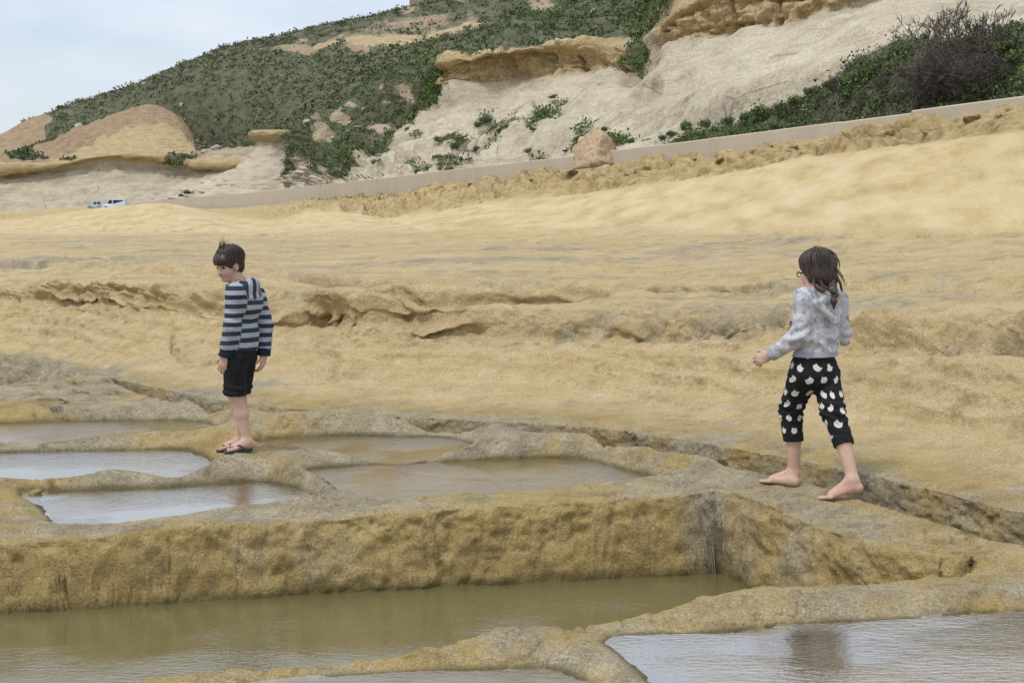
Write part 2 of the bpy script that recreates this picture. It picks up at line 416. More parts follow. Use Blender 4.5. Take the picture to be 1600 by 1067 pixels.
for pl, dep, wpx in CR:
    d = np.full(Uf.shape, 1e9); wob = 2.2 * fbm2(Uf * .05, Vf * .05, 2, 77)
    for (a, b), (c, e) in zip(pl[:-1], pl[1:]):
        t = np.clip(((Uf - a) * (c - a) + (Vf - b) * (e - b)) / ((c - a) ** 2 + (e - b) ** 2), 0, 1)
        d = np.minimum(d, np.hypot(Uf - a - t * (c - a), Vf + wob - b - t * (e - b)))
    Zf = Zf - dep * np.exp(-(d / wpx) ** 2)

V = np.stack([np.concatenate([Xn, Xf]), np.concatenate([Yn, Yf]), np.concatenate([Zn, Zf])], -1)
T = np.concatenate([np.broadcast_to(tn - 1, Yn.shape), Tf]); UU = np.concatenate([Un, Uf])
WETA = np.concatenate([WET, np.zeros(Yf.shape)]); BEDA = np.concatenate([BED, np.zeros(Yf.shape)]); BIGA = np.concatenate([BIG, np.full(Yf.shape, 9.)])
def grid_normals(V):
    N = np.cross(np.gradient(V, axis=1), np.gradient(V, axis=0))
    return N / (np.linalg.norm(N, axis=-1, keepdims=True) + 1e-12)
N = grid_normals(V)
slope = 1 - N[..., 2]
X, Y, Z = V[..., 0], V[..., 1], V[..., 2]
# rough weathered relief along the surface normal, so steep faces get ragged edges and small overhangs
steep = sstep(.08, .45, slope); rough_all = np.concatenate([np.full(Yn.shape, .4), rough_t])
d1 = (fbm3(X * 6, Y * 6, Z * 9, 3, 31, .6) * .042 * np.where(T < 0, 1, 1.1) + fbm3(X * 19, Y * 19, Z * 24, 2, 35) * .016) * (steep * .95 + .14) * (1 - .55 * np.exp(-((T - .05) / .12) ** 2))
d1 = d1 - (T < .3) * .018 * sstep(.20, .42, fbm3(X * 8, Y * 8, Z * 8, 3, 47, .6)) - (T < .3) * .012 * sstep(.06, .0, np.abs(fbm2(X * 2.2, Y * 2.2, 3, 48)))
d1 = d1 + sstep(.1, .8, T) * (1 - sstep(5.9, 6.2, T)) * (.038 * fbm3(X * 3.2, Y * 3.2, Z * 8, 4, 36, .68) + .11 * np.minimum(0, fbm3(X * 6, Y * 5, Z * 12, 3, 38, .6) + .14)) * np.clip(rough_all, .12, 1.4)
ledge = np.exp(-((T - 2.75) / .5) ** 2) + .7 * np.exp(-((T - 4.7) / .4) ** 2)
d2 = ledge * (fbm3(X * 1.7, Y * 1.7, Z * 8, 4, 33, .6) * .13 + .07 * np.abs(fbm3(X * 4, Y * 4, Z * 15, 3, 34))) * np.interp(UU, [-700, 420, 520, 950, 1050, 2300], [1.35, 1.2, .45, .5, 1.1, 1.2])
under = np.exp(-((T - 2.45) / .28) ** 2) + .8 * np.exp(-((T - 4.35) / .25) ** 2)          # hollow below each lip
d2 = d2 - under * .17 * np.clip(.9 + .8 * fbm2(X * .5, Y * .5, 2, 66), .2, 1.5)
band = sstep(6.98, 7.12, T + .10 * fbm2(X * .8, Y * .4, 3, 37)) * (1 - sstep(8.05, 8.5, T)) * sstep(330, 520, UU)
cs = np.interp(Y, [18, 60], [2.3, 1.25])
pit = cell2(X * cs, (Y * .75 + Z * 1.2) * cs, 5); pit2 = cell2(X * cs * 2.3, (Y * .75 + Z * 1.2) * cs * 2.3, 9)
pit3 = cell2(X * cs * 4.6, (Y * .75 + Z * 1.2) * cs * 4.6, 13)
d3 = band * (sstep(.12, .55, pit) * .26 - .16 + (sstep(.1, .5, pit2) - .7) * .13 + (sstep(.1, .5, pit3) - .6) * .05 + .30 * fbm3(X * .9, Y * .9, Z * .9, 4, 39, .6) - .04) * np.clip(.95 + 1.1 * fbm2(X * .35, Y * .2, 3, 41), .35, 1.6)
sandm = sstep(5.9, 6.15, T) * (1 - sstep(6.9, 7.1, T))
d4 = sandm * (.07 * fbm2(X * 1.6 + Y * .9, Y * .25, 4, 44, .6) + .02 * fbm2(X * 7 + Y * 3, Y * 1.5, 3, 45))
V = V + N * (d1 + d2 + d3 + d4)[..., None]
rubble = sstep(7.0, 7.3, T) * (1 - sstep(330, 520, UU))
V[..., 2] += rubble * .25 * (np.abs(fbm2(X * .9, Y * .3, 4, 71)) - .2) * sstep(330, 150, UU)
# attributes: grey crust plus painted ledge shade, algae at the water line, sand, eroded band
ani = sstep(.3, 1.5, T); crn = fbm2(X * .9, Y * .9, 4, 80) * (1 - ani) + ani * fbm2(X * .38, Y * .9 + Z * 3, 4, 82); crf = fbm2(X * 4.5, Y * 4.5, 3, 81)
zone = np.interp(T, [-1, -.05, .3, 1, 2, 2.5, 3, 4, 5, 6, 6.3, 7, 9], [.90, .90, .72, .50, .27, .44, .46, .50, .62, .56, .14, .05, .2])  # crust amount along the shelf; the rise at the ledge paints its shading in
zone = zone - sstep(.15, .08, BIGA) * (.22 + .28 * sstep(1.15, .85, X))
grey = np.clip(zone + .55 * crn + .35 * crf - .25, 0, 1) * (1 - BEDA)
alg = WETA
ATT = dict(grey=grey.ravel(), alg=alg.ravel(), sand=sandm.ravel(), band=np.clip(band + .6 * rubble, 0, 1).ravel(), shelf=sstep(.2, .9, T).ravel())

t = NT('rock')
n_big, n_mid, n_fine = t.noise(.55, 5, .6), t.noise(5, 5, .65), t.noise(70, 4, .7)
strata = t.noise(1.6, 5, .65, t.co('Object', (.6, 1.0, 9)))
yel = t.ramp(t.mix(.5, n_mid, strata), [(.30, (.27, .19, .070)), (.50, (.42, .305, .120)), (.70, (.52, .40, .185))])
yel2 = t.ramp(t.mix(.45, strata, n_mid), [(.30, (.39, .28, .13)), (.50, (.54, .41, .21)), (.68, (.615, .495, .295))])
yel = t.mix(t.attr('shelf'), yel, yel2)
sand_c = t.ramp(t.noise(1.2, 4, .6, t.co('Object', (1.6, .6, 1.6))), [(.32, (.42, .31, .145)), (.50, (.525, .405, .21)), (.66, (.575, .47, .28))])
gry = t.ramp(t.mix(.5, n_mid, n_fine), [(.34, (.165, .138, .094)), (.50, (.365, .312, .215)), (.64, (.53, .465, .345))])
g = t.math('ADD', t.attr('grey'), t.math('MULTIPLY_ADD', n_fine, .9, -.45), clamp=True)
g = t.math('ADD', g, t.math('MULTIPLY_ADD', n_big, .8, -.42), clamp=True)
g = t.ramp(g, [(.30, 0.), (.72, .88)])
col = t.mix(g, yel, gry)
col = t.mix(t.attr('sand'), col, sand_c)
bandc = t.ramp(t.mix(.5, t.noise(2.6, 5, .65), n_mid), [(.33, (.15, .105, .05)), (.48, (.43, .315, .145)), (.68, (.58, .46, .26))])
col = t.mix(t.attr('band'), col, bandc)
dark = t.ramp(t.noise(9, 6, .75), [(.60, 0.), (.72, .75)])                     # black lichen specks
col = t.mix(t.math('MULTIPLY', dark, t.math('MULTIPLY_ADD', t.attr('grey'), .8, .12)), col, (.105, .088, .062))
blot = t.ramp(t.noise(3.4, 7, .72, t.co('Object', (1, 1, 1.8))), [(.34, .32), (.46, 0.)])
col = t.mix(t.math('MULTIPLY', blot, t.math('SUBTRACT', 1.0, t.attr('sand'))), col, (.17, .13, .065))
salt = t.ramp(t.noise(16, 3, .8), [(.735, 0.), (.75, .6)])
col = t.mix(salt, col, (.66, .63, .57))
col = t.mix(t.math('MULTIPLY', t.attr('alg'), .8), col, (.075, .062, .022))
soft = t.math('MULTIPLY_ADD', t.attr('sand'), -.6, 1.)
nb = t.bump(t.math('MULTIPLY', t.noise(7, 6, .7), soft), .9, .05); nb = t.bump(t.math('MULTIPLY', t.noise(26, 5, .75), soft), .9, .025, nb); nb = t.bump(n_fine, .6, .008, nb)
spk = t.ramp(t.noise(42, 5, .8), [(.50, 0.), (.60, 1.)])                       # dirt and lichen grain in the pores
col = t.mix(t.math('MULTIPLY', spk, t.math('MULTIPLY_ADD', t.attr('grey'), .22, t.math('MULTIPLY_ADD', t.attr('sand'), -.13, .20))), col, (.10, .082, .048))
grain = t.ramp(t.noise(85, 4, .85), [(.34, .66), (.66, 1.30)])
col = t.mix(1., col, grain, 'MULTIPLY')
chip = t.ramp(t.noise(24, 6, .8), [(.64, 0.), (.70, .6)])
col = t.mix(t.math('MULTIPLY', chip, .7), col, (.60, .50, .33))
M_ROCK = t.done(col, .92, nb)
nr = V.shape[0]
terrain = tag(mesh_np('rock_terrain', V.reshape(-1, 3), grid_quads(nr, NC), M_ROCK, attrs=ATT), 'yellow limestone shelf with carved salt pans', kind='structure')
if 'category' in terrain: del terrain['category']
UVV = None
def ground_hit(u, v):
    """first point of the shelf seen at a photo pixel"""
    j = int(np.argmin(np.abs(cols - u))); c = V[:, j]
    vv = V0 + (H - c[:, 2]) * F / c[:, 1]
    i = int(np.argmax(vv <= v)); return Vector((xpix(u, c[i, 1]), float(c[i, 1]), float(c[i, 2])))
def ground_z(x, y):
    u = U0 + x / y * F; j = int(np.argmin(np.abs(cols - u))); c = V[:, j]
    return float(np.interp(y, c[:, 1], c[:, 2]))

# underlying sheet that carries the shelf out to the horizon
gm = simple('ground_rock', (.42, .33, .18), .9, .2, .2)
bm = bmesh.new()
for x, y in ((-1500, -1500), (1500, -1500), (1500, 1500), (-1500, 1500)): bm.verts.new((x, y, -1.2))
bm.faces.new(bm.verts); tag(bm_obj('ground', bm, gm), kind='structure')

# ------------------------------------------------------------------ water in the pans
t = NT('pan_water')
rip = t.noise(15, 3, .6, t.co('Object', (1.0, 2.4, 1))); rip2 = t.noise(45, 2, .5, t.co('Object', (1, 2.2, 1)))
calm = t.ramp(t.noise(.8, 3), [(.44, .16), (.58, 1.)])
hgt = t.math('MULTIPLY', t.math('MULTIPLY_ADD', rip2, .35, rip), calm)
nrm = t.bump(hgt, .30, .022)
t.n.remove(t.b)
fr = t.n.new('ShaderNodeFresnel'); fr.inputs['IOR'].default_value = 1.33; t.l.new(nrm, fr.inputs['Normal'])
gl = t.n.new('ShaderNodeBsdfGlossy'); gl.inputs['Roughness'].default_value = .03; t.l.new(nrm, gl.inputs['Normal'])
tr = t.n.new('ShaderNodeBsdfTransparent'); tr.inputs['Color'].default_value = (.90, .84, .62, 1)
mud = t.n.new('ShaderNodeBsdfDiffuse'); t.put(mud.inputs['Color'], t.mix(t.ramp(t.attr('murk'), [(.4, 0.), (.6, 1.)]), (.36, .275, .125), (.215, .19, .088)))
body = t.n.new('ShaderNodeMixShader'); t.put(body.inputs[0], t.attr('murk')); t.l.new(tr.outputs[0], body.inputs[1]); t.l.new(mud.outputs[0], body.inputs[2])
mx = t.n.new('ShaderNodeMixShader'); t.put(mx.inputs[0], t.math('MULTIPLY', fr.outputs[0], t.attr('film'))); t.l.new(body.outputs[0], mx.inputs[1]); t.l.new(gl.outputs[0], mx.inputs[2])
t.l.new(mx.outputs[0], t.out.inputs['Surface'])
M_WATER = t.m
for i, (poly, zw, wd, depth) in enumerate(POOLS):
    c = np.mean(poly, axis=0); bm = bmesh.new()
    for x, y in poly:
        d = Vector((x - c[0], y - c[1])); k = 1 + .07 / max(d.length, .05)
        bm.verts.new((c[0] + d.x * k, c[1] + d.y * k, zw))
    bm.faces.new(bm.verts); bmesh.ops.triangulate(bm, faces=bm.faces[:])
    o = tag(bm_obj('water', bm, M_WATER), kind='structure')
    murk = .66 if depth > .12 else .30
    a = o.data.attributes.new('film', 'FLOAT', 'POINT'); a.data.foreach_set('value', np.full(len(o.data.vertices), .42 if i == 0 else (.8, .8, .8, .5, .5, .45, .7, .35, .8, .8)[i], np.float32))
    a = o.data.attributes.new('murk', 'FLOAT', 'POINT'); a.data.foreach_set('value', np.full(len(o.data.vertices), murk, np.float32))

# ================================================================== HILLS BEHIND THE ROAD
def RZv(z, Y): return V0 - (z - H) * F / Y

t = NT('hill_ground')
nb_, nm_, nf_ = t.noise(.05, 5, .6), t.noise(.5, 6, .65), t.noise(4, 5, .7)
pale = t.ramp(t.mix(.5, t.noise(.35, 6, .65, t.co('Object', (.35, .35, 2.2))), nm_), [(.30, (.30, .245, .17)), (.44, (.425, .362, .262)), (.56, (.505, .442, .328)), (.7, (.565, .50, .385))])
yelc = t.ramp(t.mix(.5, t.noise(.9, 6, .7, t.co('Object', (.5, .5, 2.5))), nf_), [(.3, (.19, .13, .065)), (.5, (.41, .31, .165)), (.7, (.53, .43, .265))])
soil = t.ramp(t.mix(.5, nm_, nf_), [(.3, (.15, .10, .06)), (.5, (.30, .21, .125)), (.7, (.42, .32, .20))])
grn = t.ramp(t.mix(.45, nm_, nf_), [(.3, (.064, .074, .040)), (.5, (.105, .110, .062)), (.66, (.18, .155, .10))])
col = t.mix(t.attr('band'), pale, yelc)
col = t.mix(t.attr('soil'), col, soil)
vg = t.math('ADD', t.attr('veg'), t.math('MULTIPLY_ADD', nm_, .9, -.45), clamp=True)
col = t.mix(t.ramp(vg, [(.38, 0.), (.58, 1.)]), col, grn)
crk = t.ramp(t.voro(.28, t.mix(.18, t.co('Object', (.7, .7, 2.4)), t.noise(.5, 4, .6, col=True)), feature='DISTANCE_TO_EDGE'), [(0., .75), (.022, 0.)])
col = t.mix(t.math('MULTIPLY', crk, t.ramp(t.noise(.22, 2), [(.52, 0.), (.60, .8)])), col, (.13, .10, .07))
grain = t.ramp(t.noise(7, 5, .85), [(.34, .68), (.66, 1.28)]); col = t.mix(1., col, grain, 'MULTIPLY')
str_ = t.ramp(t.noise(.9, 6, .75, t.co('Object', (.25, .5, 2.6))), [(.30, .82), (.52, 1.05)]); col = t.mix(1., col, str_, 'MULTIPLY')
M_HILL = t.done(col, .95, t.bump(nf_, .7, .12, t.bump(nm_, .6, .5)))

def sheet(name, rows, nsub, ustep, masks, disp, seed, u0=None, u1=None):
    """a hillside lofted through lines given as (column, row, distance); returns its grids"""
    u0 = u0 if u0 is not None else max(r[0][0] for r in rows); u1 = u1 if u1 is not None else min(r[-1][0] for r in rows)
    cs = np.arange(u0, u1 + .1, ustep, dtype=float)
    A = np.array([pchip([p[0] for p in r], np.log([p[2] for p in r]), cs) for r in rows]); A = np.exp(A)
    B = np.array([pchip([p[0] for p in r], [p[1] for p in r], cs) for r in rows]); B = H - (B - V0) * A / F
    q = np.concatenate([np.linspace(k, k + 1, n, endpoint=False) for k, n in enumerate(nsub)] + [[len(rows) - 1]])
    def interp(G):
        m = pchip_m(np.arange(len(rows), dtype=float)[:, None] * np.ones((1, len(cs))), G)
        i = np.clip(q.astype(int), 0, len(rows) - 2); tt = (q - i)[:, None]
        return ((1 + 2 * tt) * (1 - tt) ** 2 * G[i] + tt * (1 - tt) ** 2 * m[i] + tt * tt * (3 - 2 * tt) * G[i + 1] + tt * tt * (tt - 1) * m[i + 1])
    Ys, Zs = interp(A), interp(B); Us = np.broadcast_to(cs[None], Ys.shape); Ts = np.broadcast_to(q[:, None], Ys.shape)
    G = np.stack([(Us - U0) / F * Ys, Ys, Zs], -1); Vs = V0 - (Zs - H) * F / Ys
    att = masks(Us, Vs, Ts, G)
    Nn = grid_normals(G); G = G + Nn * disp(Us, Vs, Ts, G, att)[..., None]
    o = mesh_np(name, G.reshape(-1, 3), grid_quads(*G.shape[:2]), M_HILL, attrs={k: v.ravel() for k, v in att.items()})
    tag(o, kind='structure')
    return dict(G=G, U=Us, V=Vs, T=Ts, N=grid_normals(G), o=o, **att)

def blob(U, Vv, u, v, ru, rv, tilt=0):
    c, s_ = math.cos(R(tilt)), math.sin(R(tilt)); a, b = U - u, Vv - v
    return np.exp(-(((a * c + b * s_) / ru) ** 2 + ((-a * s_ + b * c) / rv) ** 2) ** 2)

# --- pale cliff right behind the road, with the yellow capping band
cliff_rows = [
 [(440, RZv(1.9, 190), 190), (480, RZv(2.0, 135), 135), (500, RZv(2.2, 120), 120), (600, RZv(2.3, 90), 90), (700, RZv(2.3, 75), 75), (850, RZv(2.3, 58), 58), (1000, RZv(2.3, 47), 47), (1200, RZv(2.3, 38), 38), (1400, RZv(2.3, 33), 33), (1600, RZv(2.3, 29), 29), (2300, RZv(2.3, 22), 22)],
 [(440, 275, 205), (480, 266, 150), (500, 262, 138), (600, 240, 108), (700, 222, 95), (800, 210, 86), (900, 205, 70), (960, 208, 62), (1030, 212, 55), (1100, 200, 50), (1150, 188, 47), (1240, 150, 44), (1350, 110, 41), (1450, 75, 40), (1600, 50, 37), (2300, -110, 28)],
 [(440, 240, 220), (480, 216, 174), (500, 208, 165), (600, 160, 138), (665, 142, 118), (690, 134, 112), (760, 127, 108), (850, 116, 104), (950, 104, 99), (985, 112, 92), (1010, 95, 84), (1035, 64, 77), (1150, 43, 71), (1260, 21, 69), (1400, -20, 66), (1600, -70, 62), (2300, -280, 48)],
 [(440, 226, 226), (480, 201, 182), (500, 194, 172), (600, 140, 143), (665, 118, 118.5), (690, 101, 112), (720, 91, 108), (800, 77, 105), (880, 70, 103), (960, 74, 101), (990, 76, 96), (1015, 62, 88), (1040, 30, 78), (1070, 2, 74), (1150, -14, 71), (1260, -45, 69), (1400, -90, 66), (1600, -140, 62), (2300, -370, 48)],
 [(440, 214, 236), (480, 189, 194), (500, 182, 184), (600, 122, 165), (700, 74, 150), (800, 42, 150), (880, 14, 150), (960, -20, 145), (1040, -60, 125), (1150, -120, 112), (1260, -170, 104), (1400, -230, 98), (1600, -300, 92), (2300, -560, 70)],
 [(440, 222, 262), (500, 195, 220), (600, 142, 215), (700, 100, 210), (800, 75, 210), (960, 40, 200), (1150, -10, 170), (1400, -80, 150), (2300, -330, 110)],
]
VEG_SPOTS = [(757, 190, 26, 14, -35), (785, 203, 34, 11, -30), (845, 180, 30, 11, -30), (700, 214, 30, 10, -25), (720, 225, 20, 8, -20), (665, 264, 26, 7, -10), (690, 248, 16, 8, 0), (745, 232, 14, 8, -20),
             (835, 200, 14, 7, -30), (832, 237, 16, 8, -10), (738, 252, 16, 8, 0), (976, 92, 12, 26, 25), (1000, 55, 20, 22, 0), (640, 205, 10, 6, 0), (905, 216, 26, 12, -35), (955, 212, 20, 10, 0), (690, 270, 40, 6, -8), (590, 255, 12, 10, 0), (870, 150, 16, 6, 0)]
def cliff_masks(U, Vv, T_, G):
    wob = 9 * fbm2(U * .03, Vv * .05, 4, 201)
    v_ = Vv + wob; u_ = U + 9 * fbm2(U * .04, Vv * .04, 4, 202)
    veg = np.zeros(U.shape)
    flank = [(380, 320), (470, 250), (512, 290), (545, 268), (600, 222), (650, 172), (692, 142), (690, 100), (640, 100), (560, 130), (470, 170), (380, 200)]
    veg = np.maximum(veg, inpoly(u_, v_, flank) * np.clip(.95 - 1.1 * sstep(.12, .4, fbm2(U * .03, Vv * .06, 4, 207)), 0, 1))
    for s in VEG_SPOTS: veg = np.maximum(veg, .5 * blob(u_, v_, *s))
    veg = np.maximum(veg, .95 * (1 - sstep(.88, 1.02, T_ + .06 * fbm2(U * .02, Vv * .02, 3, 203))) * sstep(1000, 1060, U))
    veg = np.maximum(veg, .8 * blob(u_, v_, 1000, 75, 16, 45, 15))
    veg = np.maximum(veg, .9 * sstep(3.02, 3.25, T_ + .12 * fbm2(U * .03, Vv * .03, 3, 204)) * sstep(430, 560, U))
    band = sstep(1.97, 2.03, T_ + .04 * fbm2(U * .03, Vv * .03, 3, 205)) * (1 - sstep(3.2, 3.4, T_)) * sstep(660, 695, U) * (1 - blob(U, Vv, 1003, 80, 24, 60))
    soil = np.clip(.55 * inpoly(u_, v_, flank) + .8 * sstep(.1, .5, fbm2(U * .02, Vv * .03, 4, 206)) * (T_ > 3.0) + .7 * blob(U, Vv, 985, 105, 16, 30, 25), 0, 1)
    return dict(veg=veg, band=band, soil=soil * (1 - band * .7))
def cliff_disp(U, Vv, T_, G, att):
    x, y, z = G[..., 0], G[..., 1], G[..., 2]
    gul = np.abs(fbm3((x + z * .9) * .16, y * .10, z * .05, 4, 216))
    base = .9 * fbm3(x * .10, y * .10, z * .16, 4, 210) + .42 * fbm3(x * .5, y * .5, z * 1.1, 4, 211, .6) + 1.5 * (gul - .25)
    rub = sstep(880, 700, U) * sstep(1.9, .4, T_)
    base = base * np.interp(U, [400, 800, 1050, 2300], [1.3, 1.2, .62, .62]) + rub * 1.3 * np.abs(fbm3(x * .55, y * .55, z * .55, 4, 212, .62))
    capr = att['band'] * (-.45 + .55 * fbm3(x * .8, y * .8, z * .5, 4, 213, .65) - .8 * sstep(.08, .0, np.abs(fbm3(x * .4, y * .4, z * .05, 2, 218))) + .45 * (1 - np.abs(fbm3(x * 1.9, y * 1.9, z * 1.6, 3, 214, .6)) * 2) + .32 * np.sign(np.sin(z * 3.1 + 2 * fbm3(x * .3, y * .3, z * .2, 2, 219))) * np.abs(np.sin(z * 3.1)) ** .5)
    capr = capr * (1 - .8 * sstep(2.7, 2.98, T_))
    lip = np.exp(-((T_ - 2.95) / .18) ** 2) * .3 * sstep(660, 700, U)
    bed = .24 * np.sin(z * 2.6 + 3 * fbm3(x * .12, y * .12, z * .1, 3, 215)) * (T_ < 2)
    return (base + capr + lip + bed) * sstep(0, .35, T_)
S_C = sheet('pale_cliff', cliff_rows, [46, 90, 46, 40, 10], 4, cliff_masks, cliff_disp, 1)

# --- the big green hill
hill_rows = [
 [(-700, RZv(1.5, 330), 330), (0, RZv(1.5, 330), 330), (300, RZv(1.5, 318), 318), (420, RZv(1.5, 290), 290), (520, RZv(2, 258), 258), (700, RZv(4, 210), 210), (1300, RZv(8, 190), 190)],
 [(-700, 315, 342), (0, 250, 342), (150, 228, 345), (300, 220, 335), (400, 226, 306), (500, 204, 272), (650, 140, 236), (800, 92, 232), (1000, 40, 240), (1300, -30, 240)],
 [(-700, 300, 358), (0, 230, 360), (150, 184, 362), (300, 142, 342), (450, 102, 334), (600, 78, 326), (750, 42, 322), (900, -10, 322), (1300, -130, 330)],
 [(-700, 322, 378), (-300, 285, 378), (0, 213, 380), (40, 189, 382), (100, 169, 384), (160, 151, 386), (200, 138, 388), (280, 106, 390), (370, 73, 390), (440, 61, 390), (520, 41, 388), (600, 25, 385), (640, 14, 383), (700, 4, 381), (760, -12, 385), (900, -80, 390), (1100, -160, 395), (1300, -230, 400)],
 [(-700, 340, 460), (0, 245, 460), (160, 190, 460), (370, 120, 460), (640, 60, 460), (900, 30, 460), (1300, -20, 470)],
]
def hill_masks(U, Vv, T_, G):
    u_ = U + 12 * fbm2(U * .03, Vv * .04, 4, 301); v_ = Vv + 7 * fbm2(U * .03, Vv * .05, 4, 302)
    tan = inpoly(u_, v_, [(490, 84), (540, 73), (600, 78), (660, 70), (705, 60), (770, 52), (780, 38), (720, 42), (650, 60), (580, 66), (500, 74)]) | inpoly(u_, v_, [(650, 104), (690, 72), (725, 70), (705, 100), (668, 112)])
    left = inpoly(u_, v_, [(-700, 400), (-700, 250), (0, 205), (70, 180), (92, 190), (60, 225), (20, 245), (0, 270)])
    ridge = blob(U, Vv, 640, 52, 170, 26, -12) * .45 + .5 * sstep(.22, .5, fbm2(U * .025, Vv * .06, 4, 305)) * sstep(200, 60, Vv)
    veg = np.clip(.92 - 1.0 * tan - .8 * left - ridge + .22 * fbm2(U * .05, Vv * .08, 4, 303), 0, 1)
    return dict(veg=veg, band=np.clip(tan * 1., 0, 1), soil=np.clip(left + ridge * 1.5, 0, 1) * (1 - tan))
def hill_disp(U, Vv, T_, G, att):
    x, y, z = G[..., 0], G[..., 1], G[..., 2]
    return (2.2 * fbm3(x * .025, y * .025, z * .05, 4, 310) + .5 * fbm3(x * .2, y * .2, z * .3, 3, 311)) * sstep(0, .4, T_) * (1 - .75 * np.exp(-((T_ - 3) / .3) ** 2))
S_B = sheet('green_hill', hill_rows, [20, 46, 56, 12], 5, hill_masks, hill_disp, 2)

# --- low cliff at the bend of the road, with the collapsed yellow slope above it
low_rows = [
 [(-700, RZv(.6, 296), 296), (0, RZv(.8, 296), 296), (200, RZv(1, 294), 294), (330, RZv(1, 280), 280), (520, RZv(1.2, 262), 262)],
 [(-700, 300, 303), (0, 276, 303), (80, 268, 303), (180, 260, 302), (260, 262, 300), (300, 266, 297), (345, 268, 291), (400, 266, 284), (520, 262, 272)],
 [(-700, 292, 301), (0, 265, 301), (60, 261, 301), (100, 257, 301), (130, 249, 301), (180, 243, 300), (240, 245, 298), (285, 252, 295), (305, 257, 293), (350, 258, 289), (400, 254, 283), (520, 250, 272)],
 [(-700, 288, 306), (0, 258, 306), (60, 253, 306), (110, 246, 307), (180, 241, 305), (240, 243, 303), (300, 252, 300), (350, 250, 298), (400, 244, 290), (520, 238, 280)],
 [(-700, 284, 330), (0, 246, 330), (60, 232, 332), (110, 208, 334), (150, 192, 336), (185, 177, 338), (225, 170, 338), (255, 176, 336), (285, 198, 330), (305, 222, 322), (350, 232, 312), (400, 228, 304), (520, 215, 295)],
 [(-700, 300, 352), (0, 262, 352), (110, 228, 356), (225, 192, 358), (305, 240, 345), (400, 246, 325), (520, 235, 315)],
]
def low_masks(U, Vv, T_, G):
    u_ = U + 8 * fbm2(U * .05, Vv * .06, 4, 401); v_ = Vv + 5 * fbm2(U * .04, Vv * .06, 4, 402)
    sandy = inpoly(u_, v_, [(40, 250), (110, 232), (150, 215), (200, 198), (255, 195), (290, 215), (310, 232), (285, 248), (240, 246), (180, 243), (120, 246)])
    band = np.clip(sstep(1.2, 1.5, T_) * (1 - sstep(2.6, 3, T_)) + sandy, 0, 1)
    soil = np.clip((T_ > 2.5) * (1. - sandy) * sstep(330, 300, U) + .6 * (T_ > 2.9) * (U > 300), 0, 1)
    veg = np.clip(.75 * blob(u_, v_, 105, 247, 16, 4) + .8 * blob(u_, v_, 280, 248, 24, 6) + .75 * blob(u_, v_, 325, 228, 24, 9) + .7 * blob(u_, v_, 40, 243, 40, 5), 0, 1)
    return dict(veg=veg, band=band * (1 - soil * .9), soil=soil)
def low_disp(U, Vv, T_, G, att):
    x, y, z = G[..., 0], G[..., 1], G[..., 2]
    return (1.5 * fbm3(x * .07, y * .07, z * .05, 4, 410) + .8 * fbm3(x * .4, y * .4, z * .9, 4, 411, .65) + (T_ > 2.4) * 1.6 * (np.abs(fbm3((x + z * .8) * .12, y * .03, z * .03, 4, 412)) - .2)) * sstep(0, .3, T_) + .5 * np.exp(-((T_ - 2.) / .3) ** 2)
S_A = sheet('low_cliff', low_rows, [40, 18, 14, 46, 10], 4, low_masks, low_disp, 3)

# road behind the wall
us = np.linspace(200, 2300, 120); wy = wall_Y(us); wt = wall_top(us)
wx, wz = xpix(us, wy), zpix(wt, wy)
tx, ty = np.gradient(wx), np.gradient(wy); ln = np.hypot(tx, ty); nx_, ny_ = -ty / ln, tx / ln
sgn = np.where(ny_ > 0, 1, -1); nx_, ny_ = nx_ * sgn, ny_ * sgn
rd = np.stack([np.stack([wx + nx_ * o, wy + ny_ * o, wz - .95 + 0 * wx], -1) for o in (.25, 6.5)], 0)
tag(mesh_np('road', rd.reshape(-1, 3), grid_quads(2, len(us)), simple('asphalt', (.07, .068, .065), .9, .2, 3, .2)), kind='structure')

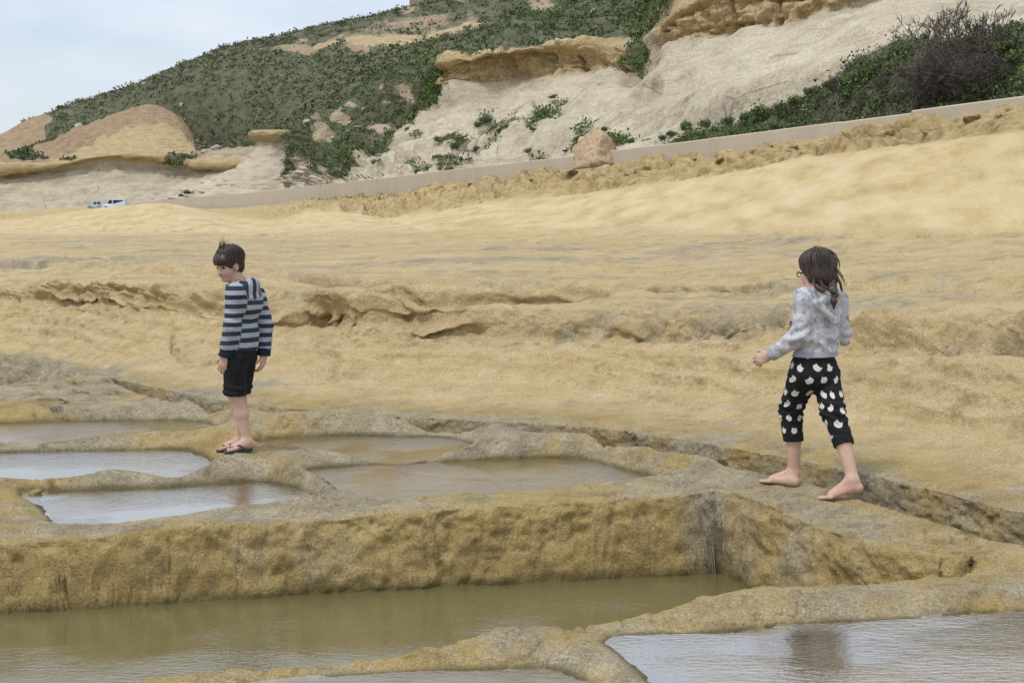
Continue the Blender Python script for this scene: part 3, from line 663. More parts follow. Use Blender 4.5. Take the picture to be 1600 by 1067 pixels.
# ------------------------------------------------------------------ the road wall
t = NT('render_wall')
n1 = t.noise(.8, 5, .6); n2 = t.noise(14, 5, .7)
c_ = t.ramp(t.mix(.35, n1, n2), [(.25, (.44, .375, .285)), (.55, (.50, .43, .33)), (.75, (.54, .47, .37))])
stn = t.ramp(t.noise(1.6, 6, .7, t.co('Object', (1, 1, 3))), [(.62, 0.), (.74, .35)])
c_ = t.mix(stn, c_, (.27, .21, .145))
M_WALL = t.done(c_, .9, t.bump(n2, .3, .02))
wall_root = tag(empty('road_wall', (float(np.interp(900, us, wx)), float(np.interp(900, us, wy)), 2.0)), 'long low pale rendered wall edging the road below the cliff', 'wall')
edges = [200, 260, 330, 410, 500, 590, 665, 745, 830, 920, 1010, 1110, 1220, 1310, 1424, 1560, 1760, 2000, 2280]
for i, (a, b) in enumerate(zip(edges[:-1], edges[1:])):
    uu = np.linspace(a + .15, b - .15, 8); x = np.interp(uu, us, wx); y = np.interp(uu, us, wy); z = np.interp(uu, us, wz)
    nx, ny = np.interp(uu, us, nx_), np.interp(uu, us, ny_)
    z = z + (.0 if b <= 1424 else .03) + .006 * math.sin(i * 2.3)
    ring = []
    th = .32
    prof = [(0, -1.4), (-.0, -.02), (.02, 0), (th - .02, 0), (th, -.02), (th, -1.4)]
    base = wall_root.location
    Vw = np.array([[(x[k] + nx[k] * o - base.x, y[k] + ny[k] * o - base.y, z[k] + h - base.z) for o, h in prof] for k in range(8)])
    Q = grid_quads(8, 6); Vf_ = Vw.reshape(-1, 3)
    bm = bmesh.new(); vs_ = [bm.verts.new(p) for p in Vf_]
    for q in Q: bm.faces.new([vs_[k] for k in q])
    bm.faces.new([vs_[k] for k in range(6)]); bm.faces.new([vs_[42 + k] for k in reversed(range(6))])
    bmesh.ops.recalc_face_normals(bm, faces=bm.faces[:])
    bm_obj('wall_section', bm, M_WALL, wall_root)

# ================================================================== VEGETATION
def leaf_mat(name, dark, mid, light):
    t = NT(name); n = t.attr('tint')
    c = t.ramp(n, [(0., dark), (.5, mid), (1., light)])
    t.b.inputs['Specular IOR Level'].default_value = .15
    return t.done(c, .8)
M_SCRUB = leaf_mat('scrub_leaf', (.062, .080, .040), (.130, .152, .075), (.225, .235, .135))
M_GREY = leaf_mat('heather_leaf', (.055, .048, .040), (.105, .092, .078), (.17, .15, .125))
M_LEAF = leaf_mat('shrub_leaf', (.036, .060, .020), (.095, .142, .044), (.180, .228, .085))
M_TWIG = leaf_mat('dry_twig', (.075, .063, .052), (.14, .12, .10), (.23, .20, .17))

def tufts(C, Rr, n, seed, flat=.75, size=(.45, .8)):
    """n leaf-clump quads around each centre C with radius Rr"""
    g = np.random.default_rng(seed); m = len(C)
    d = g.normal(size=(m, n, 3)); d /= np.linalg.norm(d, axis=-1, keepdims=True); d[..., 2] = np.abs(d[..., 2]) * flat
    p = C[:, None] + d * Rr[:, None, None] * g.uniform(.25, 1, (m, n, 1))
    a = g.normal(size=(m, n, 3)); a /= np.linalg.norm(a, axis=-1, keepdims=True)
    b = np.cross(a, g.normal(size=(m, n, 3))); b /= np.linalg.norm(b, axis=-1, keepdims=True)
    s = Rr[:, None, None] * g.uniform(*size, (m, n, 1)) * .5
    q = np.stack([p - a * s - b * s * .6, p + a * s - b * s * .3, p + a * s * .8 + b * s * .6, p - a * s * .5 + b * s * .5], 2)
    tint = np.repeat(np.clip(g.normal(.45, .2, (m, 1)) + g.normal(0, .14, (m, n)), 0, 1).reshape(-1), 4)
    return q.reshape(-1, 3), np.arange(m * n * 4).reshape(-1, 4), tint

def scatter(S, n, rad, thr, seed, dark_wt=None, weight=None, vis=True):
    """random spots on a hillside where its vegetation mask is high, even in area as seen from the pans"""
    g = np.random.default_rng(seed); G = S['G']
    e1 = np.diff(G, axis=1)[:-1]; e2 = np.diff(G, axis=0)[:, :-1]
    ar = np.linalg.norm(np.cross(e1, e2), axis=-1)
    dist2 = G[:-1, :-1, 1] ** 2
    w = np.clip(S['veg'][:-1, :-1] - thr, 0, 1) * ar / dist2 * 1e4
    if weight is not None: w = w * weight(S['U'][:-1, :-1], S['V'][:-1, :-1], S['T'][:-1, :-1])
    w = w.ravel() / w.sum()
    idx = g.choice(len(w), n, p=w); i, j = np.unravel_index(idx, ar.shape)
    a, b = g.random((2, n, 1))
    C = G[i, j] * (1 - a) * (1 - b) + G[i, j + 1] * a * (1 - b) + G[i + 1, j] * (1 - a) * b + G[i + 1, j + 1] * a * b
    return C, g.uniform(*rad, n) * (1 + .6 * (g.random(n) < .15))

def stuff(name, parts, mat, label):
    off, VV, QQ, TT = 0, [], [], []
    for v, q, tn_ in parts: VV.append(v); QQ.append(q + off); TT.append(tn_); off += len(v)
    o = mesh_np(name, np.concatenate(VV), np.concatenate(QQ), mat, attrs=dict(tint=np.concatenate(TT)), smooth=False)
    return tag(o, label, kind='stuff')

infr = lambda U, Vv, T_: ((U > -250) & (U < 1900) & (Vv > -80) & (Vv < 330)) * 1.
C, r = scatter(S_B, 15000, (.35, 1.35), .3, 1, weight=infr); stuff('hill_scrub', [tufts(C, r, 11, 2, .75, (.28, .5))], M_SCRUB, 'dark green low scrub covering the big hill')
C, r = scatter(S_B, 5000, (.25, .6), .2, 21, weight=infr); stuff('hill_grass', [tufts(C, r, 8, 22, .6, (.3, .5))], leaf_mat('pale_scrub', (.07, .085, .04), (.13, .15, .075), (.21, .22, .13)), 'pale green grass tufts between the scrub on the big hill')
C, r = scatter(S_B, 3800, (.5, 1.0), .25, 3, weight=infr); stuff('dry_hill_scrub', [tufts(C, r, 11, 4, .75, (.28, .5))], M_GREY, 'grey brown dry scrub mottling the big hill')
flank = lambda U, Vv, T_: infr(U, Vv, T_) * ((U < 720) | (T_ > 2.9))
C, r = scatter(S_C, 6500, (.28, .62), .3, 5, weight=flank); stuff('flank_scrub', [tufts(C, r, 15, 6, .8, (.2, .4))], M_LEAF, 'green scrub on the flank and above the cliff band')
C, r = scatter(S_C, 1600, (.25, .55), .3, 7, weight=flank); stuff('dry_flank_scrub', [tufts(C, r, 14, 8, .8, (.2, .4))], M_GREY, 'dry grey scrub among the green on the flank')
spot = lambda U, Vv, T_: infr(U, Vv, T_) * (U > 640) * (U < 1010) * (T_ < 2.6) * (T_ > .2)
C, r = scatter(S_C, 900, (.22, .5), .22, 15, weight=spot); stuff('cliff_tufts', [tufts(C, r, 22, 16, .8, (.16, .32))], M_LEAF, 'green tufts growing in patches on the pale cliff')
bank = lambda U, Vv, T_: infr(U, Vv, T_) * (U > 1000) * (T_ < 1.1)
C, r = scatter(S_C, 6200, (.10, .32), .3, 9, weight=bank); stuff('bank_cover', [tufts(C, r, 18, 10, .8, (.14, .3))], M_LEAF, 'low green plants covering the bank behind the wall')
C, r = scatter(S_C, 3500, (.12, .28), .3, 11, weight=bank); stuff('dry_bank_cover', [tufts(C, r, 18, 12, .8, (.12, .26))], M_TWIG, 'dry brown undergrowth on the bank behind the wall')
C, r = scatter(S_A, 500, (.5, 1.0), .25, 13, weight=infr); stuff('cliff_top_scrub', [tufts(C, r, 8, 14)], M_SCRUB, 'scrub on the lip of the low cliff')

def shrub_mesh(name, seed, n, lsize, mat, wide=1.0, clumps=9):
    """a bushy crown of separate leaves gathered in clumps, radius about 1"""
    g = np.random.default_rng(seed)
    cc = g.normal(size=(clumps, 3)); cc /= np.linalg.norm(cc, axis=1, keepdims=True); cc *= g.uniform(.25, .72, (clumps, 1)); cc[:, 2] = np.abs(cc[:, 2]) * 1.0
    cc[:, :2] *= wide; cr = g.uniform(.30, .50, clumps)
    k = g.integers(0, clumps, n); d = g.normal(size=(n, 3)); d /= np.linalg.norm(d, axis=1, keepdims=True)
    p = cc[k] + d * cr[k][:, None] * g.uniform(.55, 1.05, (n, 1)); p[:, 2] = np.abs(p[:, 2]) - .02
    nrm = d + .6 * g.normal(size=(n, 3)); nrm /= np.linalg.norm(nrm, axis=1, keepdims=True)
    a = np.cross(nrm, g.normal(size=(n, 3))); a /= np.linalg.norm(a, axis=1, keepdims=True); b = np.cross(nrm, a)
    s = lsize * g.uniform(.7, 1.3, (n, 1))
    q = np.stack([p - a * s, p + b * s * .55, p + a * s, p - b * s * .55], 1).reshape(-1, 3)
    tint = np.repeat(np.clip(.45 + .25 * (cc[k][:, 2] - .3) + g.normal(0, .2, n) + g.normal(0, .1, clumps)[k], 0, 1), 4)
    o = mesh_np(name, q, np.arange(n * 4).reshape(-1, 4), mat, attrs=dict(tint=tint), smooth=False)
    me = o.data; bpy.data.objects.remove(o); return me

def twig_mesh(name, seed, mat, n0=9, depth=4, up=.55):
    g = np.random.default_rng(seed); segs = []
    def grow(p, d, L, r, lev):
        steps = 2
        for _ in range(steps):
            q = p + d * L / steps; segs.append((p, q, r, r * .8)); p = q
            d = d + g.normal(0, .22, 3); d /= np.linalg.norm(d); r *= .82
        if lev < depth:
            for _ in range(int(g.integers(2, 4)) + (lev == depth - 1)):
                e = d + g.normal(0, .55, 3); e[2] += up * .3; e /= np.linalg.norm(e)
                grow(p, e, L * g.uniform(.6, .88), r * .75, lev + 1)
    for _ in range(n0):
        d = g.normal(0, .6, 3); d[2] = abs(d[2]) + up; d /= np.linalg.norm(d); grow(np.array([g.normal(0, .05), g.normal(0, .05), -.03]), d, .30, .018, 0)
    P = np.array([s[0] for s in segs]); Q_ = np.array([s[1] for s in segs]); ra = np.array([s[2] for s in segs]); rb = np.array([s[3] for s in segs])
    ax = Q_ - P; ax /= np.linalg.norm(ax, axis=1, keepdims=True) + 1e-9
    a = np.cross(ax, [.31, .2, .93]); a /= np.linalg.norm(a, axis=1, keepdims=True); b = np.cross(ax, a)
    ring = []
    for base, rr in ((P, ra), (Q_, rb)):
        for k in range(3):
            an = 2 * math.pi * k / 3; ring.append(base + (a * math.cos(an) + b * math.sin(an)) * np.maximum(rr, .0035)[:, None])
    Vv = np.stack(ring, 1).reshape(-1, 3); n = len(segs); o6 = np.arange(n)[:, None] * 6
    Qd = np.concatenate([o6 + np.array([k, (k + 1) % 3, 3 + (k + 1) % 3, 3 + k]) for k in range(3)])
    tint = np.repeat(np.clip(g.normal(.5, .2, n), 0, 1), 6)
    o = mesh_np(name, Vv, Qd, mat, attrs=dict(tint=tint), smooth=False); me = o.data; bpy.data.objects.remove(o); return me

def hit(S, u, v):
    """point of a hillside seen at a photo pixel (nearest sheet vertex that faces the pans)"""
    G = S['G']; pu = U0 + G[..., 0] / G[..., 1] * F; pv = V0 + (H - G[..., 2]) / G[..., 1] * F
    d = (pu - u) ** 2 + (pv - v) ** 2; d = d + (d > 30) * 1e6; k = np.argmin(d + G[..., 1] * .05); return Vector(G.reshape(-1, 3)[k])

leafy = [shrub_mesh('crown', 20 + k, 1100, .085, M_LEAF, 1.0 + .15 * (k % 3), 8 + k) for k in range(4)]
dry = [twig_mesh('twigs', 40 + k, M_TWIG, 15, 5) for k in range(3)]
stems = [twig_mesh('stems', 50, M_TWIG, 5, 2)]
def shrub(p, r, label, group, kind='leafy', seed=0, squash=.8):
    o = empty('shrub' if kind == 'leafy' else 'dry_shrub', p, seed * 1.7)
    tag(o, label, 'shrub', group); k = seed
    if kind == 'leafy':
        parts = [('crown', leafy[k % 4]), ('stems', stems[0])]
    else: parts = [('twigs', dry[k % 3])]
    for n, me in parts:
        c = link(bpy.data.objects.new(n, me), o); c.scale = (r, r, r * squash)
    return o

# shrubs along the bank behind the wall: (column, row of the base, radius in photo pixels)
k = 0
for u, v, rp in [(1076, 205, 22), (1055, 212, 14), (1105, 200, 20), (1140, 195, 18), (1165, 188, 20), (1195, 180, 24), (1220, 172, 20), (1248, 164, 22), (1268, 150, 18), (1300, 136, 20), (1345, 126, 24), (1362, 114, 16),
                 (1400, 108, 22), (1545, 96, 26), (1570, 84, 24), (1590, 76, 22), (1590, 100, 24), (1560, 120, 22), (1525, 132, 20), (1330, 150, 20), (1280, 165, 18), (1640, 60, 30), (1680, 90, 30), (1230, 185, 14), (1180, 192, 12)]:
    p = hit(S_C, u, v); r = rp * p.y / F * 1.0
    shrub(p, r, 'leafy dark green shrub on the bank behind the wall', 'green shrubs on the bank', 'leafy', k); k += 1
for u, v, rp in [(1420, 128, 34), (1380, 140, 30), (1450, 140, 34), (1310, 140, 26), (1350, 165, 26), (1520, 110, 30), (1280, 150, 20), (1400, 165, 24), (1555, 105, 26), (1240, 178, 18)]:
    p = hit(S_C, u, v); shrub(p, rp * p.y / F, 'leafless grey brown bush among the green shrubs', 'dry bushes on the bank', 'dry', k, .9); k += 1
p = hit(S_C, 1495, 150); o = shrub(p, 100 * p.y / F * 1.5, 'tall bare twiggy bush standing above the others on the bank', None, 'dry', 1, 1.05)
for dx, sc in ((-.9, .9), (.7, .8), (-.2, 1.0), (-1.7, .7)):
    c = link(bpy.data.objects.new('twigs', dry[2]), o); c.location = (dx, .2, 0); c.scale = (sc * 1.5, sc * 1.5, sc * 1.3)
# shrubs rooted on the pale cliff
for i, (u, v, ru, rv, tl) in enumerate(VEG_SPOTS):
    for q in range(max(1, int(ru / 9))):
        a = (q - (ru / 9 - 1) / 2) * 11; uu = u + a * math.cos(R(tl)); vv = v + a * math.sin(R(tl)) + 2
        if not (-5 < uu < 1650): continue
        p = hit(S_C, uu, vv); k += 1
        shrub(p, (8 + 6 * ((k * 37) % 10) / 10) * p.y / F, 'small green shrub rooted on the bare pale cliff face', 'shrubs on the pale cliff', 'leafy' if k % 5 else 'dry', k)
for u, v, rp in [(295, 303, 9), (283, 307, 6), (905, 230, 14), (885, 236, 9), (948, 205, 10), (960, 222, 12), (985, 222, 10), (1010, 223, 11), (1035, 218, 10)]:
    p = hit(S_C, u, v) if u > 420 else P3(u, v, 226); k += 1
    shrub(p, rp * p.y / F, 'small green shrub just behind the wall top below the pale slope', 'shrubs peeping over the wall', 'leafy', k)

# ================================================================== ROCKS
def rock_verts(seed, n=26, rough=.22, pts=None, sub=0):
    th = np.linspace(0, math.pi, n)[:, None]; ph = np.linspace(0, 2 * math.pi, n * 2, endpoint=False)[None]
    d = np.stack([np.sin(th) * np.cos(ph), np.sin(th) * np.sin(ph), np.cos(th) * np.ones_like(ph)], -1)
    # intersection of random half-spaces gives flat facets and broken edges
    g = np.random.default_rng(seed); pl = g.normal(size=(11, 3)); pl /= np.linalg.norm(pl, axis=1, keepdims=True); off = g.uniform(.72, 1.0, 11) if pts is None else g.uniform(.92, 1.1, 11)
    if pts is not None: pl = np.concatenate([pl, pts[0]]); off = np.concatenate([off, pts[1]])
    dots = np.einsum('ijk,lk->ijl', d, pl); rr = np.where(dots > .05, off / np.maximum(dots, .05), 9).min(-1)
    p = d * rr[..., None]
    p = p * (1 + rough * fbm3(p[..., 0] * 1.6, p[..., 1] * 1.6, p[..., 2] * 1.6, 4, seed, .6) + rough * .45 * fbm3(p[..., 0] * 6, p[..., 1] * 7, p[..., 2] * 7, 3, seed + 3))[..., None]
    return p
def rock(name, loc, dim, mat, seed, label, cat, group=None, rz=0, rough=.2, pts=None, n=26):
    p = rock_verts(seed, n, rough, pts); p = p - [0, 0, p[..., 2].min()]
    ext = p.reshape(-1, 3).max(0) - p.reshape(-1, 3).min(0)
    p = p / ext * np.array(dim)
    o = mesh_np(name, p.reshape(-1, 3), grid_quads(n, n * 2, True), mat, attrs=dict(band=np.ones(n * n * 2), shelf=np.ones(n * n * 2)))
    o.location = loc; o.rotation_euler = (0, 0, rz); return tag(o, label, cat, group)
t = NT('boulder_stone')
nn = t.noise(2.2, 6, .7); n2 = t.noise(12, 6, .7)
c_ = t.ramp(t.mix(.4, nn, n2), [(.30, (.12, .08, .05)), (.42, (.34, .235, .15)), (.54, (.52, .40, .26)), (.68, (.68, .58, .43))])
c_ = t.mix(t.ramp(t.noise(1.1, 3), [(.5, 0.), (.62, .5)]), c_, (.42, .25, .17))
M_BOULDER = t.done(c_, .9, t.bump(n2, .8, .06, t.bump(nn, .6, .1)))
M_PALE = simple('pale_rock', (.42, .38, .32), .9, .25, 1.2, .4)
p = P3(938, 266, 42.0)
rock('boulder', (p.x, p.y, p.z - .05), (1.72, 1.4, 1.22), M_BOULDER, 4, 'big pinkish boulder standing on the rock edge against the road wall', 'boulder', rz=.5, rough=.28,
     pts=(np.array([[.80, -.15, .58], [-.86, -.2, .46], [-.1, -.92, .38], [.6, -.7, .38], [-.6, -.72, .3], [.1, .9, .4], [0, .1, -1], [.25, -.2, .95]]), np.array([.56, .58, .70, .74, .76, .8, .62, .95])), n=40)
for u, v, wpx, S, lab in [(122, 200, 17, S_B, 'large pale grey boulder lying alone on the green hill'), (283, 166, 11, S_B, 'pale stone lying in the scrub above the yellow slope'), (226, 133, 9, S_B, 'pale stone on the skyline of the hill'),
                          (336, 234, 16, S_A, 'wide grey stone in the scrub beside the yellow slope'), (318, 238, 12, S_A, 'lower grey stone next to the wide one beside the yellow slope'), (480, 194, 14, S_C, 'flat pale stone on the ridge right of the mushroom rock'), (608, 166, 14, S_C, 'jagged tan rock sticking out of the green flank'),
                          (545, 205, 8, S_C, 'small pale stone halfway down the green flank'), (930, 20, 14, S_C, 'pale tan rock lying in the green above the cliff band'), (870, 68, 16, S_C, 'tan block perched on the edge of the cliff band'), (1042, 207, 24, S_C, 'square-edged pale block at the foot of the pale slope')]:
    q = hit(S, u, v); w = wpx * q.y / F
    rock('rock', (q.x, q.y, q.z - w * .15), (w, w * .9, w * .65), M_PALE, u, lab, 'rock', n=14)
# rubble knobs along the weathered edge under the wall
for i, (u, v, wpx) in enumerate([(690, 292, 14), (712, 291, 10), (733, 286, 12), (832, 279, 12), (893, 268, 22), (985, 268, 26), (1010, 262, 16), (1128, 247, 20), (1175, 236, 16), (1085, 246, 12), (1330, 213, 34), (1300, 216, 16), (1240, 228, 16), (1520, 186, 30), (1560, 180, 18), (1450, 203, 26), (760, 284, 9), (650, 300, 9), (620, 304, 8), (865, 272, 9), (1050, 255, 12), (1205, 226, 12), (1390, 206, 18)]):
    q = ground_hit(u, v + 4); w = wpx * q.y / F
    rock('rock', (q.x, q.y, q.z - w * .25), (w, w * .9, w * .62), M_ROCK, 300 + i, 'rough weathered yellow rock knob on the ragged edge below the wall', 'rock', 'rock knobs along the ragged edge', rz=i, rough=.35, n=18)

# mushroom rock at the foot of the flank: pedestal and capstone
root = tag(empty('mushroom_rock', (xpix(420, 240), 240, 1.6)), 'pale mushroom shaped rock with overhanging yellow cap at the hill foot', 'rock formation')
rings = [(403, 318, 150, 236), (405, 302, 124, 237), (408, 290, 100, 238), (413, 278, 80, 239), (420, 266, 62, 240), (426, 252, 47, 241), (430, 238, 37, 242), (431, 228, 30, 242), (430, 222, 30, 242)]
caps = [(430, 223, 29, 242), (429, 218, 35, 242), (429, 212, 38.5, 242), (429, 207, 37, 242), (430, 204, 30, 242), (431, 203, 8, 242)]
for nm, rg, band in (('pedestal', rings, 0), ('cap', caps, 1)):
    na = 72; ph = np.linspace(0, 2 * math.pi, na, endpoint=False); tt = np.linspace(0, len(rg) - 1, 10 * len(rg)); A = np.array(rg, float)
    cu, cv, hw, cy = (np.interp(tt, np.arange(len(rg)), A[:, k])[:, None] for k in range(4))
    rad = hw * cy / F
    x = xpix(cu, cy) + rad * np.cos(ph); y = cy + rad * .55 * np.sin(ph); z = zpix(cv, cy) + 0 * x
    k_ = 1 + (.34 if band else .26) * fbm3(x * .45, y * .45, z * .6, 4, 90 + band, .62)
    x = xpix(cu, cy) + rad * k_ * np.cos(ph); y = cy + rad * .55 * k_ * np.sin(ph)
    G = np.stack([x, y, z], -1) - np.array(root.location)
    mesh_np(nm, G.reshape(-1, 3), grid_quads(len(tt), na, True), M_HILL, root, attrs=dict(veg=np.zeros(x.size), band=np.full(x.size, float(band)), soil=np.zeros(x.size)))

qx, qy = on_level(54, 771, POOLS[1][1])
rock('stone', (qx, qy, POOLS[1][1] - .03), (.085, .07, .06), M_ROCK, 77, 'small dark stone lying in the corner of the bright left pan', 'stone', n=12)

# ================================================================== TOWER, VEHICLES
def box(bm, a, b, bevel=0):
    r = bmesh.ops.create_cube(bm, size=1); vs_ = r['verts']
    for v in vs_: v.co = Vector([a[i] + (v.co[i] + .5) * (b[i] - a[i]) for i in range(3)])
    if bevel: bmesh.ops.bevel(bm, geom=list({e for v in vs_ for e in v.link_edges}), offset=bevel, segments=2, affect='EDGES')
    return vs_
t = NT('tower_stone')
bt = t.n.new('ShaderNodeTexBrick'); bt.inputs['Scale'].default_value = 1.0; bt.inputs['Brick Width'].default_value = .9; bt.inputs['Row Height'].default_value = .42; bt.inputs['Mortar Size'].default_value = .03
bt.inputs['Color1'].default_value = (.36, .29, .20, 1); bt.inputs['Color2'].default_value = (.28, .22, .15, 1); bt.inputs['Mortar'].default_value = (.16, .13, .09, 1)
mp = t.n.new('ShaderNodeMapping'); mp.inputs['Rotation'].default_value = (R(90), 0, 0); t.l.new(t.co(), mp.inputs['Vector']); t.l.new(mp.outputs['Vector'], bt.inputs['Vector'])
M_TOWER = t.done(t.mix(.35, bt.outputs['Color'], t.ramp(t.noise(1.5, 6, .7), [(.3, (.22, .16, .09)), (.7, (.48, .40, .27))])), .95)
Yt = 371.; base = P3(652, 12, Yt); s = Yt / F
root = tag(empty('stone_tower', (base.x, base.y, base.z - 1.2)), 'square ruined stone tower on top of the green hill', 'tower')
bm = bmesh.new(); box(bm, (-11.5 * s, -1.8, 0), (10.5 * s, 2.6, 9.5)); bm_obj('keep', bm, M_TOWER, root)
bm = bmesh.new(); box(bm, (10.6 * s, -1.2, .6), (32 * s, 2.2, 6.0)); bm_obj('side_room', bm, simple('ochre_stone', (.40, .31, .15), .95, .3, .8), root)
for i, (x, z, w) in enumerate([(13, .1, 3.5), (18, .5, 4), (24, .9, 3.2), (29, 1.2, 4), (33, 1.6, 2.5)]):
    g_ = rock_verts(500 + i, 10, .25); g_ = g_ * w * s * .5
    o = mesh_np('fallen_stone', g_.reshape(-1, 3), grid_quads(10, 20, True), M_PALE, root); o.location = (x * s, -1.7, z)
bm = bmesh.new(); box(bm, (-12 * s, -1.95, 9.5), (11 * s, 2.75, 10.0)); bm_obj('parapet', bm, M_TOWER, root)
bm = bmesh.new(); box(bm, (-2.5 * s, -1.83, 5.2), (1.5 * s, -1.7, 6.6)); bm_obj('window', bm, simple('dark_opening', (.02, .018, .015), 1), root)

M_GLASS = simple('car_glass', (.03, .035, .045), .12, .05); M_TYRE = simple('tyre', (.02, .02, .02), .8); M_HUB = simple('hub_steel', (.4, .4, .41), .4)
def vehicle(name, loc, prof, L, W, paint, label, cat, windows, rz):
    root = tag(empty(name, loc, rz), label, cat)
    bm = bmesh.new(); a = [bm.verts.new((x, -W / 2, z)) for x, z in prof]; f = bm.faces.new(a)
    r = bmesh.ops.extrude_face_region(bm, geom=[f]); bmesh.ops.translate(bm, verts=[v for v in r['geom'] if isinstance(v, bmesh.types.BMVert)], vec=(0, W, 0))
    for v in bm.verts:
        if v.co.z > .95: v.co.y *= .86
    bmesh.ops.recalc_face_normals(bm, faces=bm.faces[:]); bmesh.ops.bevel(bm, geom=bm.edges[:], offset=.05, segments=2, affect='EDGES')
    bm_obj('body', bm, paint, root)
    for pts, side in windows:
        bm = bmesh.new()
        vs_ = [bm.verts.new((x, -(W / 2 * (.865 if z > .95 else 1)) - .012, z)) for x, z in pts] if side else [bm.verts.new(p) for p in pts]
        f = bm.faces.new(vs_); r = bmesh.ops.extrude_face_region(bm, geom=[f]); bmesh.ops.translate(bm, verts=[v for v in r['geom'] if isinstance(v, bmesh.types.BMVert)], vec=(0, .03, 0))
        bmesh.ops.recalc_face_normals(bm, faces=bm.faces[:]); bm_obj('window', bm, M_GLASS, root)
    for x in (L * .19, L * .80):
        for y in (-W / 2 + .06, W / 2 - .06):
            w_ = empty('wheel', (x, y, .32)); w_.parent = root
            for nm, rad, wd, mt in (('tyre', .32, .2, M_TYRE), ('rim', .19, .215, M_HUB)):
                bm = bmesh.new(); bmesh.ops.create_cone(bm, cap_ends=True, segments=24, radius1=rad, radius2=rad, depth=wd, matrix=Matrix.Rotation(R(90), 4, 'X')); bm_obj(nm, bm, mt, w_, True)
    for x, nm in ((.0, 'headlight'), (L, 'tail_light')):
        for y in (-W * .36, W * .36):
            bm = bmesh.new(); box(bm, (x - .03, y - .12, .62), (x + .03, y + .12, .78)); bm_obj(nm, bm, M_HUB if nm == 'headlight' else simple('red_lens', (.3, .02, .02), .3), root)
    return root
white = simple('white_paint', (.66, .70, .76), .3, .03); blue = simple('pale_blue_paint', (.50, .56, .65), .3, .04)
Yv = 262.; gz = zpix(311, Yv) - 1.88
vehicle('parked_van', (xpix(160.5, Yv), Yv, gz), [(0, .3), (.05, .85), (.75, 1.05), (1.15, 1.86), (1.5, 1.9), (3.95, 1.86), (4.1, 1.2), (4.12, .3)], 4.12, 1.8, white, 'white van parked on the road at the foot of the low cliff', 'van',
        [([(1.0, 1.1), (1.3, 1.68), (1.75, 1.68), (1.75, 1.1)], 1), ([(1.95, 1.1), (1.95, 1.68), (3.7, 1.66), (3.85, 1.1)], 1)], 0)
vehicle('parked_car', (xpix(137.5, Yv), Yv, gz + .05), [(0, .3), (.03, .72), (.8, .92), (1.2, 1.36), (1.6, 1.44), (2.3, 1.4), (2.55, 1.0), (2.62, .3)], 2.62, 1.6, blue, 'small pale blue car parked behind the white van', 'car',
        [([(.95, .95), (1.28, 1.33), (1.62, 1.36), (1.62, .95)], 1), ([(1.75, .95), (1.75, 1.36), (2.2, 1.34), (2.4, .95)], 1)], 0)

